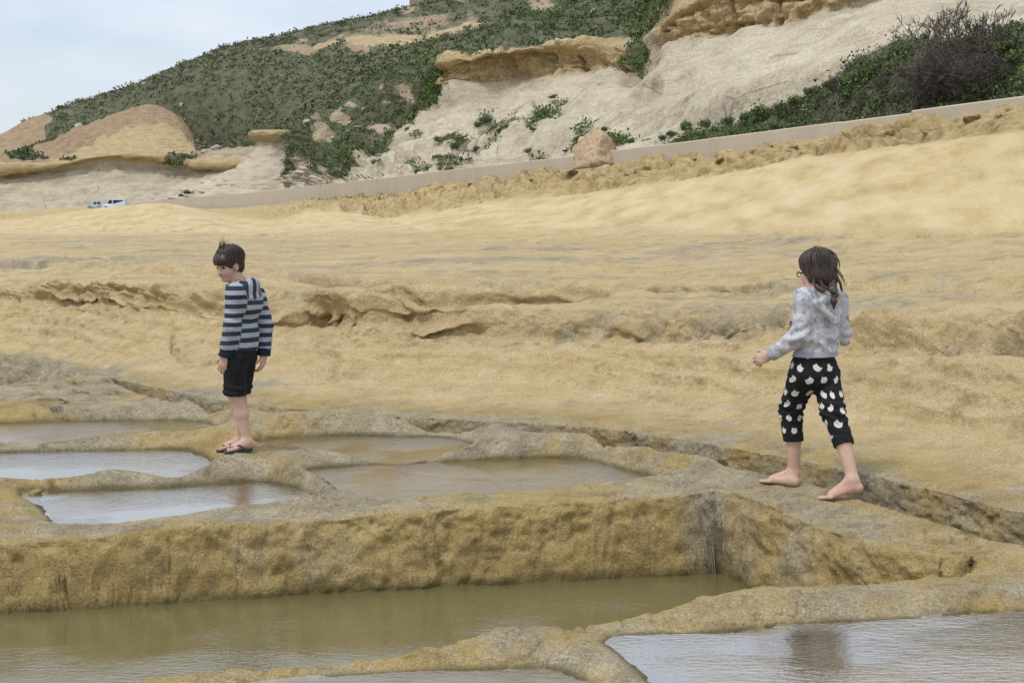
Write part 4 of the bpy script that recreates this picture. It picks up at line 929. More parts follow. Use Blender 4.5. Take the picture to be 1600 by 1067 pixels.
# ================================================================== PEOPLE
class Field:
    """distance field on a box, built up from blended shapes and turned into one smooth surface"""
    def __init__(s, lo, hi, h):
        s.lo = np.array(lo, float); s.h = h; s.n = np.ceil((np.array(hi) - s.lo) / h).astype(int) + 1
        s.f = np.full(s.n, .08, np.float32)
    def _win(s, a, b, pad):
        i0 = np.clip(((np.minimum(a, b) - pad - s.lo) / s.h).astype(int), 0, s.n - 1); i1 = np.clip(np.ceil((np.maximum(a, b) + pad - s.lo) / s.h).astype(int) + 1, 1, s.n)
        ax = [s.lo[k] + s.h * np.arange(i0[k], i1[k]) for k in range(3)]
        return tuple(slice(i0[k], i1[k]) for k in range(3)), np.stack(np.meshgrid(*ax, indexing='ij'), -1)
    def _op(s, sl, d, k, cut):
        f = s.f[sl]
        if cut: s.f[sl] = -smin(-f, d, k) if k else np.maximum(f, -d)
        else: s.f[sl] = smin(f, d, k) if k else np.minimum(f, d)
    def cone(s, a, b, ra, rb, k=.02, clip=None, cut=False):
        a, b = np.array(a, float), np.array(b, float); pad = max(ra, rb) + k + .02
        sl, P = s._win(a, b, pad); v = b - a
        t = np.clip(((P - a) @ v) / (v @ v + 1e-12), 0, 1)
        d = np.linalg.norm(P - a - t[..., None] * v, axis=-1) - (ra + (rb - ra) * t)
        for c, n in (clip or []): d = np.maximum(d, (P - np.array(c)) @ np.array(n))
        s._op(sl, d, k, cut); return s
    def ell(s, c, ax, r, k=.02, clip=None, cut=False):
        c = np.array(c, float); pad = max(r) + k + .02; sl, P = s._win(c, c, pad)
        q = (P - c) @ np.array(ax).T; r = np.array(r, float)
        k0 = np.linalg.norm(q / r, axis=-1); k1 = np.linalg.norm(q / r ** 2, axis=-1) + 1e-9
        d = k0 * (k0 - 1) / k1
        for c_, n in (clip or []): d = np.maximum(d, (P - np.array(c_)) @ np.array(n))
        s._op(sl, d, k, cut); return s
    def plane(s, c, n):
        i = np.stack(np.meshgrid(*[s.lo[k] + s.h * np.arange(s.n[k]) for k in range(3)], indexing='ij'), -1)
        s.f = np.maximum(s.f, ((i - np.array(c)) @ np.array(n)).astype(np.float32)); return s
    def mesh(s):
        f = s.f; sg = f < 0; c8 = [(i, j, k) for i in (0, 1) for j in (0, 1) for k in (0, 1)]
        sh = [slice(0, -1), slice(1, None)]
        cnt = sum(sg[sh[i], sh[j], sh[k]].astype(np.int8) for i, j, k in c8); act = (cnt > 0) & (cnt < 8)
        I = np.argwhere(act); idx = np.full(act.shape, -1, np.int64); idx[act] = np.arange(len(I))
        acc = np.zeros((len(I), 3)); num = np.zeros(len(I))
        for a in c8:
            for d in range(3):
                if a[d]: continue
                b = list(a); b[d] = 1
                va = f[I[:, 0] + a[0], I[:, 1] + a[1], I[:, 2] + a[2]]; vb = f[I[:, 0] + b[0], I[:, 1] + b[1], I[:, 2] + b[2]]
                m = (va < 0) != (vb < 0); t = np.where(m, va / np.where(m, va - vb, 1), 0)
                p = np.array(a, float)[None] + t[:, None] * (np.array(b) - np.array(a))[None]
                acc += p * m[:, None]; num += m
        Vx = s.lo + (I + acc / num[:, None]) * s.h
        Q = []
        for d in range(3):
            e, g = [(1, 2), (2, 0), (0, 1)][d]
            A = np.take(sg, range(s.n[d] - 1), d); B = np.take(sg, range(1, s.n[d]), d)
            E = np.argwhere(A != B); E = E[(E[:, e] > 0) & (E[:, g] > 0) & (E[:, e] < s.n[e] - 1) & (E[:, g] < s.n[g] - 1)]
            inside = sg[E[:, 0], E[:, 1], E[:, 2]]
            def cell(oe, og):
                c = E.copy(); c[:, e] += oe; c[:, g] += og; return idx[c[:, 0], c[:, 1], c[:, 2]]
            q = np.stack([cell(-1, -1), cell(0, -1), cell(0, 0), cell(-1, 0)], 1)
            Q.append(np.where(inside[:, None], q, q[:, ::-1]))
        return Vx, np.concatenate(Q)

def vnormals(Vx, Q):
    n = np.cross(Vx[Q[:, 2]] - Vx[Q[:, 0]], Vx[Q[:, 3]] - Vx[Q[:, 1]]); N_ = np.zeros_like(Vx)
    for k in range(4): np.add.at(N_, Q[:, k], n)
    return N_ / (np.linalg.norm(N_, axis=1, keepdims=True) + 1e-12)

def unit(v): v = np.array(v, float); return v / np.linalg.norm(v)
UP = np.array([0, 0, 1.])
def frame(f):
    f = unit(f); l = unit(np.cross(UP, f)); return f, l, np.cross(f, l)

def tubes(strands, r0, r1, sides=4):
    """tapered hair locks through lists of points"""
    VV, QQ, off = [], [], 0
    for pts, sc in strands:
        pts = np.array(pts); n = len(pts); tg = np.gradient(pts, axis=0); tg /= np.linalg.norm(tg, axis=1, keepdims=True) + 1e-9
        a = np.cross(tg, [.3, .5, .81]); a /= np.linalg.norm(a, axis=1, keepdims=True) + 1e-9; b = np.cross(tg, a)
        rr = np.linspace(r0, r1, n)[:, None] * sc
        ring = np.stack([pts + rr * (a * math.cos(2 * math.pi * k / sides) + b * math.sin(2 * math.pi * k / sides)) for k in range(sides)], 1)
        VV.append(ring.reshape(-1, 3)); QQ.append(grid_quads(n, sides, True) + off); off += n * sides
    return np.concatenate(VV), np.concatenate(QQ)

t = NT('skin'); n = t.noise(45, 4)
c_ = t.ramp(n, [(.3, (.50, .315, .235)), (.7, (.57, .375, .29))]); c_ = t.mix(t.attr('lip'), c_, (.42, .17, .15)); c_ = t.mix(t.attr('brow'), c_, (.05, .03, .022))
t.b.inputs['Subsurface Weight'].default_value = .12; t.b.inputs['Subsurface Radius'].default_value = (.012, .005, .003)
M_SKIN = t.done(c_, .55)
def hair_mat(name, a, b):
    t = NT(name); n = t.noise(60, 5, .7, t.co('Object', (1, 1, .18))); t.b.inputs['Specular IOR Level'].default_value = .5
    return t.done(t.ramp(n, [(.3, a), (.7, b)]), .45, t.bump(n, .5, .004))
M_HAIRB = hair_mat('dark_hair', (.015, .010, .008), (.062, .040, .027)); M_HAIRG = hair_mat('brown_hair', (.014, .009, .007), (.062, .037, .024))
t = NT('striped_cloth'); fr_ = t.math('FRACT', t.attr('stripe')); sel = t.ramp(fr_, [(.46, 0.), (.50, 1.), (.96, 1.), (1., 0.)])
n = t.noise(160, 3); n2 = t.noise(22, 4)
g1 = t.ramp(n, [(.3, (.27, .285, .32)), (.7, (.42, .44, .48))]); g2 = t.ramp(n, [(.3, (.018, .026, .042)), (.7, (.040, .055, .080))])
c_ = t.mix(sel, g1, g2); c_ = t.mix(t.attr('trim'), c_, (.016, .021, .034))
M_STRIPE = t.done(c_, .95, t.bump(n2, .4, .012, t.bump(n, .25, .002)))
t = NT('black_cloth'); n = t.noise(40, 4); M_BLACK = t.done(t.ramp(n, [(.3, (.008, .008, .009)), (.7, (.018, .018, .020))]), .95, t.bump(n, .4, .008))
t = NT('floral_cloth'); wv = t.mix(.06, t.co(), t.noise(18, 3, .6, col=True))
p1_ = t.ramp(t.noise(24, 5, .75), [(.36, (.24, .24, .27)), (.46, (.40, .40, .43)), (.56, (.54, .54, .56)), (.66, (.40, .41, .45))])
fl = t.ramp(t.voro(9, wv), [(.16, 1.), (.34, 0.)]); fm = t.ramp(t.noise(38, 3, .7), [(.44, 0.), (.56, 1.)])
c_ = t.mix(t.math('MULTIPLY', t.math('MULTIPLY', fl, fm), .75), p1_, (.50, .27, .33))
c_ = t.mix(t.attr('trim'), c_, (.33, .33, .36))
M_FLORAL = t.done(c_, .95, t.bump(t.noise(20, 4), .35, .01))
t = NT('cat_print_cloth'); s_ = t.ramp(t.attr('cat'), [(.49, 1.), (.51, 0.)]); n = t.noise(40, 4)
c_ = t.mix(s_, t.ramp(n, [(.3, (.008, .008, .009)), (.7, (.018, .018, .020))]), (.60, .57, .53))
M_CAT = t.done(c_, .95, t.bump(n, .4, .008))
M_EYE = simple('eye', (.035, .022, .016), .2); M_RUBBER = simple('green_rubber', (.045, .065, .058), .7, .15); M_FRAME = simple('spectacle_frame', (.015, .012, .014), .3); M_TIE = simple('hair_tie', (.01, .01, .013), .7)

def add_hand(B, w, d, side, nrm, curl, s=1.0, spread=.10):
    """palm, four fingers of different length and a thumb; nrm is the side the fingers curl to"""
    d, side = unit(d), np.array(side, float); side = unit(side - d * (side @ d)); nrm = unit(np.array(nrm) - d * (np.array(nrm) @ d) - side * (np.array(nrm) @ side))
    B.ell(w + d * .042 * s, [d, side, nrm], np.array([.050, .034, .016]) * s, .012)
    B.cone(w - d * .02, w + d * .02 * s, .024 * s, .024 * s, .015)
    for i, (o, L) in enumerate(((.026, .9), (.009, 1.05), (-.009, 1.0), (-.025, .78))):
        p = w + d * (.078 - .006 * abs(i - 1.3)) * s + side * o * s; an = curl * (.55 + .1 * i); dirv = unit(d + side * (o * spread * 20))
        for q, ln in enumerate((.034, .022, .018)):
            dv = unit(dirv * math.cos(an) + nrm * math.sin(an)); e = p + dv * ln * L * s
            B.cone(p, e, (.0088 - .0008 * q) * s, (.0082 - .0009 * q) * s, .003); p = e; an += curl * (.8 - .15 * q)
    p = w + d * .022 * s + side * .026 * s; dv = unit(d * .75 + side * .62 + nrm * .35); e = p + dv * .034 * s; B.cone(p, e, .011 * s, .0098 * s, .006)
    B.cone(e, e + unit(dv + nrm * .45 + d * .3) * .028 * s, .0095 * s, .008 * s, .003)

def add_head(B, c, hf, s=1.0):
    f, l, u = frame(hf); A = [f, l, u]; P = lambda a, b, d: c + (f * a + l * b + u * d) * s
    e = lambda p, r, k=.015, cut=False: B.ell(P(*p), A, np.array(r) * s, k, cut=cut)
    e((-.008, 0, .030), (.090, .071, .080)); e((.022, 0, -.030), (.062, .055, .082), .03); e((.056, 0, -.092), (.024, .028, .018), .02)
    for q in (-1, 1): e((.050, q * .030, -.040), (.030, .026, .030), .02); e((-.004, q * .072, -.016), (.019, .008, .029), .006); e((-.001, q * .080, -.014), (.009, .005, .016), .004, True)
    e((.066, 0, .016), (.020, .046, .012), .015)
    for q in (-1, 1): e((.090, q * .031, -.006), (.014, .017, .011), .012, True)
    B.cone(P(.080, 0, -.002), P(.099, 0, -.036), .007 * s, .0105 * s, .010)
    for q in (-1, 1): e((.088, q * .010, -.040), (.010, .008, .007), .006)
    e((.081, 0, -.060), (.010, .021, .005), .005); e((.079, 0, -.070), (.010, .018, .006), .005); e((.091, 0, -.0648), (.006, .020, .0016), .003, True)
    return f, l, u, P

def head_attr(Vx, P, f, l, u, s):
    q = (Vx - P(0, 0, 0)); a, b, d = q @ f / s, q @ l / s, q @ u / s
    lip = np.exp(-((b / .020) ** 2 + ((d + .065) / .0085) ** 2)) * (a > .07)
    brow = np.maximum(*[np.exp(-(((b - k * .031) / .017) ** 4 + ((d - .0125 + .12 * (abs(b - k * .028))) / .0042) ** 2)) for k in (-1, 1)]) * (a > .04)
    return dict(lip=np.clip(lip * .75, 0, 1), brow=np.clip(brow * .85, 0, 1))

def add_foot(B, heel, d, ankle, L=.215, s=1.0, lift=0.0):
    """heel on the ground, toes along d; lift raises the heel"""
    d = unit(d); sd = np.cross(UP, d); hl = heel + UP * (.026 + lift)
    ball = heel + d * L * .66 + UP * .020; toe = heel + d * L * .90 + UP * .013
    B.cone(hl, hl + d * .02, .027 * s, .026 * s, .015); B.cone(ankle, hl + d * .025 + UP * .012, .031 * s, .028 * s, .02); B.cone(ankle + d * .012, ball + UP * .008, .029 * s, .020 * s, .03)
    for o in (-.018, .014): B.cone(hl + d * .03 + sd * o * .5, ball + sd * o * 1.3, .021 * s, .017 * s, .02)
    for i in range(5):
        o = (-.030 + .0155 * i); ln = (.055 - .006 * abs(i - 3.5)) if i < 4 else .058; r = .0075 if i < 4 else .011
        b0 = ball + sd * o - d * (.012 * (4 - i) / 4); B.cone(b0 - UP * .005, b0 + d * (ln + .008) + UP * (r - .022), r * 1.1, r, .0025)

def part(name, Vx, Q, mat, root, attrs=None):
    base = root.parent if root.parent else root
    return mesh_np(name, Vx - np.array(base.location), Q, mat, root, attrs)

# ------------------------------------------------------------------ the boy
gc_ = ground_hit(372, 704)
gl_, gr_ = (Vector((gc_.x + dx, gc_.y + dy, ground_z(gc_.x + dx, gc_.y + dy))) for dx, dy in ((.025, -.06), (-.045, .06)))
YB = (gl_.y + gr_.y) / 2; KB = F / YB
root = tag(empty('person', ((gl_.x + gr_.x) / 2, YB, (gl_.z + gr_.z) / 2)), 'person in striped hoodie, black shorts and flip-flops looking down beside the pans', 'person')
def JB(u, v, dy=0.): Y = YB + dy; return np.array(P3(u, v, Y))
ft, lt = unit((-.94, .30, 0)), unit((-.30, -.94, 0)); TA = [ft, lt, UP]
neck = JB(372, 441); chest = JB(383, 474); belly = JB(378, 520); pel = JB(375, 556)
shl, shr = JB(368, 456, -.135), JB(399, 459, .135); ell_, elr = JB(362, 506, -.15), JB(415, 508, .13); wrl, wrr = JB(352, 555, -.13), JB(412, 554, .10)
hpl, hpr = pel + lt * .075 + UP * -.01, pel - lt * .075 + UP * -.01
ankl = np.array(gl_) + [.045, .03, .062]; ankr = np.array(gr_) + [.045, .03, .062]
knl = JB(367, 618, .5 * (hpl[1] + ankl[1]) - YB); knr = JB(374, 613, .5 * (hpr[1] + ankr[1]) - YB)
fdl, fdr = unit((-.70, -.62, 0)), unit((-.78, -.55, 0))
headc = JB(358, 413, -.03); hf = unit((-.66, -.70, -.24)); HS = 1.0
bb = np.array([neck, wrl, wrr, ankl, ankr, headc]); lo, hi = bb.min(0) - [.22, .26, .12], bb.max(0) + [.2, .2, .18]
B = Field(lo, hi, .0046)
f_, l_, u_, PH = add_head(B, headc, hf, HS)
B.cone(PH(-.028, 0, -.045), neck + UP * .0, .044, .048, .03); B.cone(neck, chest, .055, .075, .03); B.cone(chest, pel, .075, .075, .03)
for sh, el, wr in ((shl, ell_, wrl), (shr, elr, wrr)): B.cone(chest + UP * .05, sh, .05, .04, .03); B.cone(sh, el, .040, .033, .02); B.cone(el, wr, .034, .022, .02)
for hp, kn, an in ((hpl, knl, ankl), (hpr, knr, ankr)):
    B.cone(pel, hp, .07, .058, .03); B.cone(hp, kn, .056, .047, .02)
    cf = kn * .62 + an * .38 - unit((-.75, -.3, 0)) * .012; B.cone(kn, cf, .046, .047, .02); B.cone(cf, an, .045, .029, .025)
add_hand(B, wrl, unit(wrl - ell_ + [-.04, -.02, -.10]), ft * 1., -lt, .55, .98); add_hand(B, wrr, unit((-.05, -.1, -1)), lt, ft, .75, .98)
solel, soler = np.array(gl_) + UP * .016, np.array(gr_) + UP * .016
add_foot(B, solel - fdl * .095, fdl, ankl); add_foot(B, soler - fdr * .095, fdr, ankr)
Vx, Q = B.mesh(); part('body', Vx, Q, M_SKIN, root, head_attr(Vx, PH, f_, l_, u_, HS))
for q in (-1, 1):
    E_ = Field(PH(.05, q * .03, -.03), PH(.05, q * .03, -.03) + .001, .1)
    p = rock_verts(1, 8, 0) * 0 + 0
    th = np.linspace(0, math.pi, 9)[:, None]; ph = np.linspace(0, 2 * math.pi, 14, endpoint=False)[None]
    sp = np.stack([np.sin(th) * np.cos(ph), np.sin(th) * np.sin(ph), np.cos(th) + 0 * ph], -1).reshape(-1, 3) * [.0105, .0125, .0062]
    part('eye', PH(.0735, q * .031, -.0055) + (sp[:, :1] * f_ + sp[:, 1:2] * l_ + sp[:, 2:] * u_), grid_quads(9, 14, True), M_EYE, root)

def hair_cap(c, P, f, l, u, s, rad, cen, face, bottom, h=.0042, ears=True, seed=0, extra=None):
    Hh = Field(c - .24, c + .2, h); A = [f, l, u]
    Hh.ell(P(*cen), A, np.array(rad) * s, .01)
    if extra: extra(Hh)
    Hh.ell(P(*face[0]), A, np.array(face[1]) * s, .012, cut=True)
    if ears:
        for q in (-1, 1): Hh.ell(P(.004, q * .082, -.016), A, np.array([.022, .03, .030]) * s, .01, cut=True)
    return Hh
def hair_lumps(Vx, Q, P, f, l, u, amp, seed, fa=9, fb=2.2):
    N_ = vnormals(Vx, Q); q = Vx - P(-.01, 0, .06); a = np.arctan2(q @ l, q @ u) * 3; b = q @ f * 30
    ang = np.arctan2(q @ l, q @ f); rad_ = np.linalg.norm(q, axis=1) * 22
    w = sstep(-.3, .5, (q @ u) / (np.linalg.norm(q, axis=1) + 1e-6))
    n_ = fbm3(ang * fa, rad_ * .5, (q @ u) * 8, 3, seed)
    return Vx + N_ * (amp * n_)[:, None]
Hh = hair_cap(headc, PH, f_, l_, u_, HS, (.108, .089, .098), (-.012, 0, .036), ((.098, .0, -.078), (.088, .13, .094)), -.08,
              extra=lambda X_: X_.ell(PH(-.052, 0, -.030), [f_, l_, u_], np.array([.050, .070, .055]) * HS, .03).ell(PH(.062, .01, .048), [f_, l_, u_], np.array([.042, .066, .036]) * HS, .03))
Vx, Q = Hh.mesh(); Vx = hair_lumps(Vx, Q, PH, f_, l_, u_, .007, 5); hair = part('hair', Vx, Q, M_HAIRB, root)
g = np.random.default_rng(3); st = []
for i in range(260):
    an = g.uniform(-2.6, 2.6); r_ = g.uniform(.2, 1.0)
    dl, df = math.sin(an), math.cos(an); pts = []
    for q in np.linspace(0, 1, 7):
        w = (.25 + q * 1.15 * r_) * 1.35
        pts.append(PH(-.012 + .111 * math.sin(w) * df, .092 * math.sin(w) * dl + .012 * q, .036 + .101 * math.cos(w)) + g.normal(0, .0016, 3))
    pts = [p for p in pts if (p - PH(.098, 0, -.078)) @ f_ < .0 or (p - PH(0, 0, 0)) @ u_ > .012]
    if len(pts) > 3: st.append((pts, g.uniform(.7, 1.4)))
for i in range(16):   # wisps blown up at the crown
    b0 = PH(.035 + g.normal(0, .012), g.normal(0, .02), .130); bend = g.uniform(-.2, 1.); ht = g.uniform(.03, .075)
    st.append(([b0 + np.array([(-.012 + .045 * bend) * q * q * (1 if i % 3 else -.5) + .012 * q, 0, ht * q * (1 - .25 * q * bend)]) for q in np.linspace(0, 1, 6)], .9))
part('hair_locks', *tubes(st, .0032, .0008), M_HAIRB, hair)

Hd = Field(np.minimum(wrl, wrr) - [.2, .25, .05], np.maximum(neck, shr) + [.22, .25, .12], .0058); zhem = zpix(555, YB)
Hd.ell(chest + UP * .0, TA, (.112, .158, .125), .03); Hd.ell(belly, TA, (.108, .142, .13), .06); Hd.ell(pel + UP * .06, TA, (.108, .136, .12), .05)
Hd.cone(shl - UP * .01, shr - UP * .01, .062, .062, .04)
for sh, el, wr in ((shl, ell_, wrl), (shr, elr, wrr)):
    ax = unit(wr - el); Hd.cone(sh, el, .064, .055, .03); Hd.cone(el, wr + ax * .02, .055, .046, .015, clip=[(wr + ax * .008, ax)])
hoodc = neck - ft * .085 - UP * .060; Hd.ell(hoodc, [unit(ft + UP * .35), lt, unit(UP - ft * .35)], (.056, .108, .098), .006)
for k in range(10):
    a0, a1 = (math.pi * (.18 + 1.64 * k / 10)), (math.pi * (.18 + 1.64 * (k + 1) / 10)); rg = lambda a: neck + ft * .068 * math.cos(a) + lt * .066 * math.sin(a) + UP * (-.012 - .022 * math.cos(a))
    Hd.cone(rg(a0), rg(a1), .021, .021, .012)
Hd.ell(neck - ft * .045 + UP * .035, TA, (.050, .060, .062), .012, cut=True)
Hd.ell(neck + UP * .06, TA, (.052, .052, .06), .008, cut=True)
Hd.plane((0, 0, zhem), (0, 0, -1)) if False else None
Vx, Q = Hd.mesh()
def seg(Vx, a, b):
    v = b - a; t_ = np.clip(((Vx - a) @ v) / (v @ v), 0, 1); return np.linalg.norm(Vx - a - t_[:, None] * v, axis=1), t_
N_ = vnormals(Vx, Q); trim = np.zeros(len(Vx)); stripe = (Vx[:, 2] - zhem) / .064 + .1 * fbm3(Vx[:, 0] * 9, Vx[:, 1] * 9, Vx[:, 2] * 9, 2, 4)
dist_t = np.minimum(seg(Vx, chest, pel)[0] - .11, 9)
for sh, el, wr in ((shl, ell_, wrl), (shr, elr, wrr)):
    d0, t0 = seg(Vx, sh, el); d1, t1 = seg(Vx, el, wr); d = np.minimum(d0 - .06, d1 - .05); L0, L1 = np.linalg.norm(el - sh), np.linalg.norm(wr - el)
    s_ = (sh[2] - Vx[:, 2]) * 1.04 / .064; on = d < dist_t
    stripe = np.where(on, -s_ + .3, stripe); trim = np.maximum(trim, on * (t1 > .80) * (d1 < .075))
hd = (np.linalg.norm((Vx - hoodc) @ np.array(TA).T / [.075, .12, .115], axis=1) < 1) & (Vx[:, 2] > hoodc[2] - .1) & ((Vx - neck) @ ft < -.035)
stripe = np.where(hd, ((Vx - neck) @ lt * .75 + (Vx - neck) @ ft * .45) / .062 + .4, stripe)
trim = np.maximum(trim, (Vx[:, 2] < zhem + .045) & (dist_t < .05) & (seg(Vx, ell_, wrl)[0] > .062) & (seg(Vx, elr, wrr)[0] > .062))
fold = .006 * fbm3(Vx[:, 0] * 10, Vx[:, 1] * 10, Vx[:, 2] * 22, 3, 12) + .004 * np.sin(Vx[:, 2] * 75 + 4 * fbm3(Vx[:, 0] * 8, Vx[:, 1] * 8, Vx[:, 2] * 5, 2, 13)) * np.exp(-((Vx[:, 2] - zhem - .07) / .05) ** 2)
for el in (ell_, elr): fold = fold + .006 * np.sin((Vx[:, 2] - el[2]) * 120 + Vx[:, 0] * 30) * np.exp(-(np.linalg.norm(Vx - el, axis=1) / .07) ** 2)
Vx = Vx + N_ * fold[:, None]; low = (Vx[:, 2] < zhem) & (seg(Vx, ell_, wrl)[0] > .062) & (seg(Vx, elr, wrr)[0] > .062); Vx[low, 2] = zhem
part('hoodie', Vx, Q, M_STRIPE, root, dict(stripe=stripe, trim=trim * 1.))

Sh = Field(pel - [.24, .26, .36], pel + [.24, .26, .14], .0058)
Sh.ell(pel + UP * .02, TA, (.106, .128, .11), .03); Sh.ell(pel + UP * .06, TA, (.098, .122, .10), .03)
for hp, kn in ((hpl, knl), (hpr, knr)):
    ax = unit(kn - hp); e_ = kn - ax * .005; Sh.cone(hp, e_, .084, .072, .03, clip=[(e_, ax)]); Sh.cone(e_ - ax * .045, e_ - ax * .022, .079, .080, .012, clip=[(e_, ax)])
Vx, Q = Sh.mesh(); N_ = vnormals(Vx, Q); Vx = Vx + N_ * (.007 * fbm3(Vx[:, 0] * 14, Vx[:, 1] * 14, Vx[:, 2] * 22, 3, 22) + .005 * np.sin(Vx[:, 2] * 130 + Vx[:, 0] * 25) * np.exp(-((Vx[:, 2] - knl[2] - .04) / .04) ** 2))[:, None]
part('shorts', Vx, Q, M_BLACK, root)

def flip_flop(g0, d, root):
    d = unit(d); sd = np.cross(UP, d); L = .225; out = []
    for a in np.linspace(0, 2 * math.pi, 36, endpoint=False):
        x = math.cos(a) * L / 2; w = .040 + .008 * math.cos(a) - .006 * math.exp(-((math.cos(a) + .1) / .35) ** 2); out.append(np.array(g0) + d * (x + .012) + sd * w * math.sin(a))
    o3 = np.array([[p + UP * z for p in out] for z in (-.004, .004, .014, .0165)]); o3[0] = np.array(g0) + (o3[0] - np.array(g0)) * .96; o3[3] = (np.array(g0) + UP * .0165) + (o3[3] - np.array(g0) - UP * .0165) * .96
    Vx = np.concatenate([o3.reshape(-1, 3), [np.array(g0) + d * .012 + UP * .0165], [np.array(g0) + d * .012 - UP * .004]])
    bm = bmesh.new(); vs_ = [bm.verts.new(p - np.array(root.location)) for p in Vx]
    for q in grid_quads(4, 36, True): bm.faces.new([vs_[k] for k in q])
    for k in range(36): bm.faces.new([vs_[144], vs_[108 + k], vs_[108 + (k + 1) % 36]]); bm.faces.new([vs_[145], vs_[(k + 1) % 36], vs_[k]])
    bmesh.ops.recalc_face_normals(bm, faces=bm.faces[:])
    so = bm_obj('flip_flop', bm, M_RUBBER, root, True)
    st = []; post = np.array(g0) + d * .082 + UP * .018
    for q in (-1, 1): st.append(([post, post - d * .025 + sd * q * .018 + UP * .030, post - d * .060 + sd * q * .036 + UP * .030, post - d * .095 + sd * q * .043 + UP * .004], 1.))
    tv, tq = tubes([(np.array([np.array([np.interp(x, [0, 1, 2, 3], [p[k] for p in pts]) for k in range(3)]) for x in np.linspace(0, 3, 10)]), s) for pts, s in st], .0065, .006, 6)
    mesh_np('strap', tv - np.array(root.location), tq, M_RUBBER, so)
flip_flop(gl_, fdl, root); flip_flop(gr_, fdr, root)

# ------------------------------------------------------------------ the girl
gL, gR = ground_hit(1222, 758), ground_hit(1300, 780)
YG = 8.95
root = tag(empty('person', ((gL.x + gR.x) / 2, (gL.y + gR.y) / 2, min(gL.z, gR.z))), 'barefoot person in flowered grey hoodie and black trousers walking along the pan rim', 'person')
def JG(u, v, dy=0.): Y = YG + dy; return np.array(P3(u, v, Y))
ft, lt = unit((-.58, .81, 0)), unit((-.81, -.58, 0)); TA = [ft, lt, UP]
neck = JG(1275, 450); chest = JG(1281, 482); belly = JG(1277, 530); pel = JG(1272, 578)
shl, shr = JG(1256, 464, -.09), JG(1308, 465, .09); ell_, elr = JG(1250, 524, -.12), JG(1316, 522, .10); wrl, wrr = JG(1204, 554, -.04), JG(1262, 512, .28)
hpl, hpr = pel + lt * .085 - UP * .02, pel - lt * .085 - UP * .02
fdl, fdr = unit((-.72, .66, 0)), unit((-.93, .22, 0))
ankl = np.array(gL) + np.array([.065, -.02, .068]); toeR = np.array(gR); ankr = toeR + np.array([.115, -.02, .105])
knl = JG(1236, 640, .5 * (ankl[1] - YG) + .04); knr = JG(1302, 644, .5 * (ankr[1] - YG) + .02)
headc = JG(1276, 424, .0); hf = unit((-.74, .66, -.12)); HS = 1.0
bb = np.array([neck, wrl, wrr, ankl, ankr, headc, toeR]); lo, hi = bb.min(0) - [.24, .26, .12], bb.max(0) + [.22, .26, .18]
B = Field(lo, hi, .0046)
f_, l_, u_, PH = add_head(B, headc, hf, HS)
B.cone(PH(-.028, 0, -.045), neck, .042, .047, .03); B.cone(neck, chest, .055, .075, .03); B.cone(chest, pel, .075, .08, .03)
for sh, el, wr in ((shl, ell_, wrl), (shr, elr, wrr)): B.cone(chest + UP * .05, sh, .05, .04, .03); B.cone(sh, el, .040, .034, .02); B.cone(el, wr, .034, .023, .02)
for hp, kn, an in ((hpl, knl, ankl), (hpr, knr, ankr)):
    B.cone(pel, hp, .07, .06, .03); B.cone(hp, kn, .058, .046, .02)
    cf = kn * .60 + an * .40 - ft * .012; B.cone(kn, cf, .045, .046, .02); B.cone(cf, an, .046, .032, .03)
add_hand(B, wrl, unit((-.80, .25, -.42)), unit((-.2, .3, .9)), unit((.1, .8, -.5)), .85, 1.0); add_hand(B, wrr, unit((-.9, .35, .15)), UP, unit((-.3, -1, 0)), .9, 1.0)
add_foot(B, np.array(gL) - fdl * .085, fdl, ankl, .225, 1.05)
hr = toeR - fdr * .145; add_foot(B, hr, fdr, ankr, .225, 1.05, lift=.042)
Vx, Q = B.mesh(); part('body', Vx, Q, M_SKIN, root, head_attr(Vx, PH, f_, l_, u_, HS))
# spectacles
st = []
for q in (-1, 1):
    ring = [PH(.099, q * .034 + .024 * math.cos(a), -.008 + .017 * math.sin(a)) for a in np.linspace(0, 2 * math.pi, 15)]; st.append((ring, 1)); st.append(([PH(.098, q * .058, -.002), PH(.06, q * .074, .0), PH(-.005, q * .079, .0)], 1))
st.append(([PH(.101, -.010, -.004), PH(.104, 0, -.002), PH(.101, .010, -.004)], 1)); part('spectacles', *tubes(st, .0028, .0028, 6), M_FRAME, root)

nape = PH(-.085, -.012, -.055)
def gx(X_):
    X_.ell(PH(-.048, 0, -.028), [f_, l_, u_], (.062, .076, .070), .03); X_.ell(PH(.030, 0, .070), [f_, l_, u_], (.070, .070, .042), .03)
    X_.ell(PH(-.005, .066, -.015), [f_, l_, u_], (.040, .020, .050), .02); X_.cone(PH(-.07, 0, -.05), nape, .045, .030, .03)
Hh = hair_cap(headc, PH, f_, l_, u_, HS, (.110, .090, .102), (-.014, 0, .034), ((.104, .0, -.074), (.082, .14, .098)), 0, ears=False, extra=gx)
Vx, Q = Hh.mesh(); Vx = hair_lumps(Vx, Q, PH, f_, l_, u_, .011, 15, 7); hair = part('hair', Vx, Q, M_HAIRG, root)
tie = JG(1303, 458, -.16); tail = JG(1303, 484, -.17); top = nape
Br = Field(np.minimum(nape, tail) - .12, np.maximum(nape, tie) + .12, .004)
for i in range(7):
    a = i / 6; p = top * (1 - a) + tie * a + np.array([.010 * (-1) ** i, 0, 0]); ax = unit(tie - top); sd = unit(np.cross(ax, ft)); tilt = unit(ax + sd * .7 * (-1) ** i)
    Br.cone(p - tilt * .014, p + tilt * .014, .019 - .004 * a, .015 - .003 * a, .004)
Br.cone(tie, tie * .5 + tail * .5, .011, .017, .005); Br.cone(tie * .5 + tail * .5, tail, .017, .004, .01)
Vx, Q = Br.mesh(); part('braid', Vx, Q, M_HAIRG, hair)
